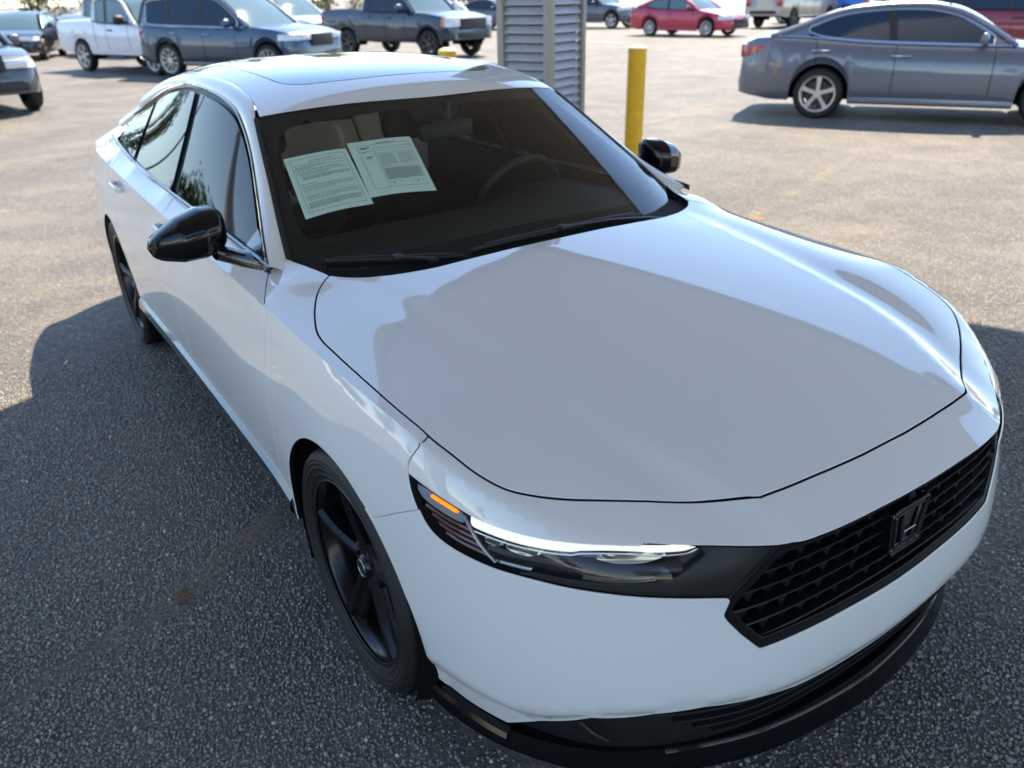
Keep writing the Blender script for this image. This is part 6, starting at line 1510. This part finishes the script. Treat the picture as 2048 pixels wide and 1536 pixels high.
for k, (x, y) in enumerate([(-38, -38), (-24, -42), (-10, -40), (6, -44), (28, -34), (38, -14), (44, 8), (40, 30), (20, 48), (-2, 58)]): tree(x, y, k % 3, rd.uniform(.9, 1.2), k, 'dark green tree out of the picture, ' + ORD[k] + ' round the near side of the lot')
for k, (x, y, kd, sc) in enumerate([(-50, -3.2, 0, .34), (-51, 0.2, 1, .42), (-50, 3.8, 2, .30), (-52, 7.4, 0, .40), (-49, 11.0, 1, .36), (-47, 14.4, 3, .34), (-46, 17.4, 3, .40), (-45, 20.6, 3, .33), (-46, 24.5, 1, .40), (-48, 29, 2, .32)]):
    o = empty('shrub', (x, y, -.9 * sc), k); o.scale = (sc * 1.5, sc * 1.5, sc); tag(o, ('yellow-green shrub' if kd == 3 else 'dark green shrub') + ' behind the parked trucks, ' + ['first', 'second', 'third', 'fourth', 'fifth', 'sixth', 'seventh', 'eighth', 'ninth', 'tenth'][k] + ' from the left', 'shrub', 'shrubs along the back of the lot')
    for nm, me in zip(('stem', 'foliage'), tree_meshes(kd)): c = bpy.data.objects.new(nm, me); COL.objects.link(c); c.parent = o
# utility pole and street lamp mirrored in the side glass
mat('pole_wood', (.16, .12, .09), .9, noise=(3, .2)); mat('pole_metal', (.35, .35, .35), .5)
def upole(x, y):
    o = empty('utility_pole', (x, y, 0), .4); tag(o, 'wooden utility pole with a crossarm beside the lot', 'pole')
    MB().cyl((0, 0, 0), (0, 0, 10), .15, 14, .10).build('post', 'pole_wood', o); MB().box((0, 0, 9.2), (2.2, .1, .12), bev=.01).build('crossarm', 'pole_wood', o)
    for q in (-.9, -.4, .4, .9): MB().lathe([(.03, 0), (.05, .05), (.03, .1), (.05, .14), (.001, .17)], (q, 0, 9.26), 'z', 12).build('insulator', 'ring_white', o)
upole(-44, -10.5)
def slamp(x, y, rz):
    o = empty('street_lamp', (x, y, 0), rz); tag(o, 'grey street lamp with a curved arm beside the lot', 'street lamp')
    MB().cyl((0, 0, 0), (0, 0, 6), .09, 14, .06).build('post', 'pole_metal', o); MB().tube([(0, 0, 6), (.3, 0, 6.8), (1.0, 0, 7.3), (2.0, 0, 7.4)], .05, 10).build('arm', 'pole_metal', o); MB().box((2.3, 0, 7.38), (.7, .28, .12), bev=.04).build('lamp_head', 'pole_metal', o)
slamp(-13, -5.2, 1.2)
# red-roofed building far along the right-hand side
mat('wall_cream', (.50, .46, .38), .8, noise=(2, .05)); mat('roof_red', (.30, .03, .03), .6); mat('shop_glass', (.03, .05, .06), .06)
bl = empty('building', (-66, -30, 0), math.radians(12)); tag(bl, 'low cream building with a red metal roof beside the lot', 'building')
MB().box((0, 0, 1.7), (14, 8, 3.4)).build('wall', 'wall_cream', bl)
MB().prism([(-7.6, 3.3), (7.6, 3.3), (6.2, 4.9), (-6.2, 4.9)], -4.6, 4.6, 'y').build('roof', 'roof_red', bl, smooth=False)
for k in range(5): MB().box((-5.2 + k * 2.6, 4.0, 1.6), (1.6, .10, 1.5), bev=.02).build('window', 'shop_glass', bl)
for k in range(4): MB().box((7.0, -2.6 + k * 1.7, 1.6), (.10, 1.1, 1.5), bev=.02).build('window', 'shop_glass', bl)
MB().box((7.02, 2.9, 1.1), (.12, 1.0, 2.2), bev=.02).build('door', 'shop_glass', bl)
GB = 'cars in the row beside the white sedan, mirrored in its glass'
for k, (x, y, cm, sp_, nm) in enumerate([(-14.5, -7.2, 'paint_silver', SEDAN, 'parked_sedan'), (-20.5, -8.4, 'paint_white_truck', SUV, 'parked_suv'), (-26.5, -9.6, 'paint_dark_red', SEDAN, 'parked_sedan'), (-33, -10.8, 'paint_black', SUV, 'parked_suv')]):
    make_car(nm, ['silver sedan out of the picture beside the street lamp', 'white suv out of the picture, mirrored in the side windows', 'dark red sedan out of the picture, mirrored in the side windows', 'black suv out of the picture near the utility pole'][k], GB, None, 75 + 4 * k, sp_, cm, center=(x, y))
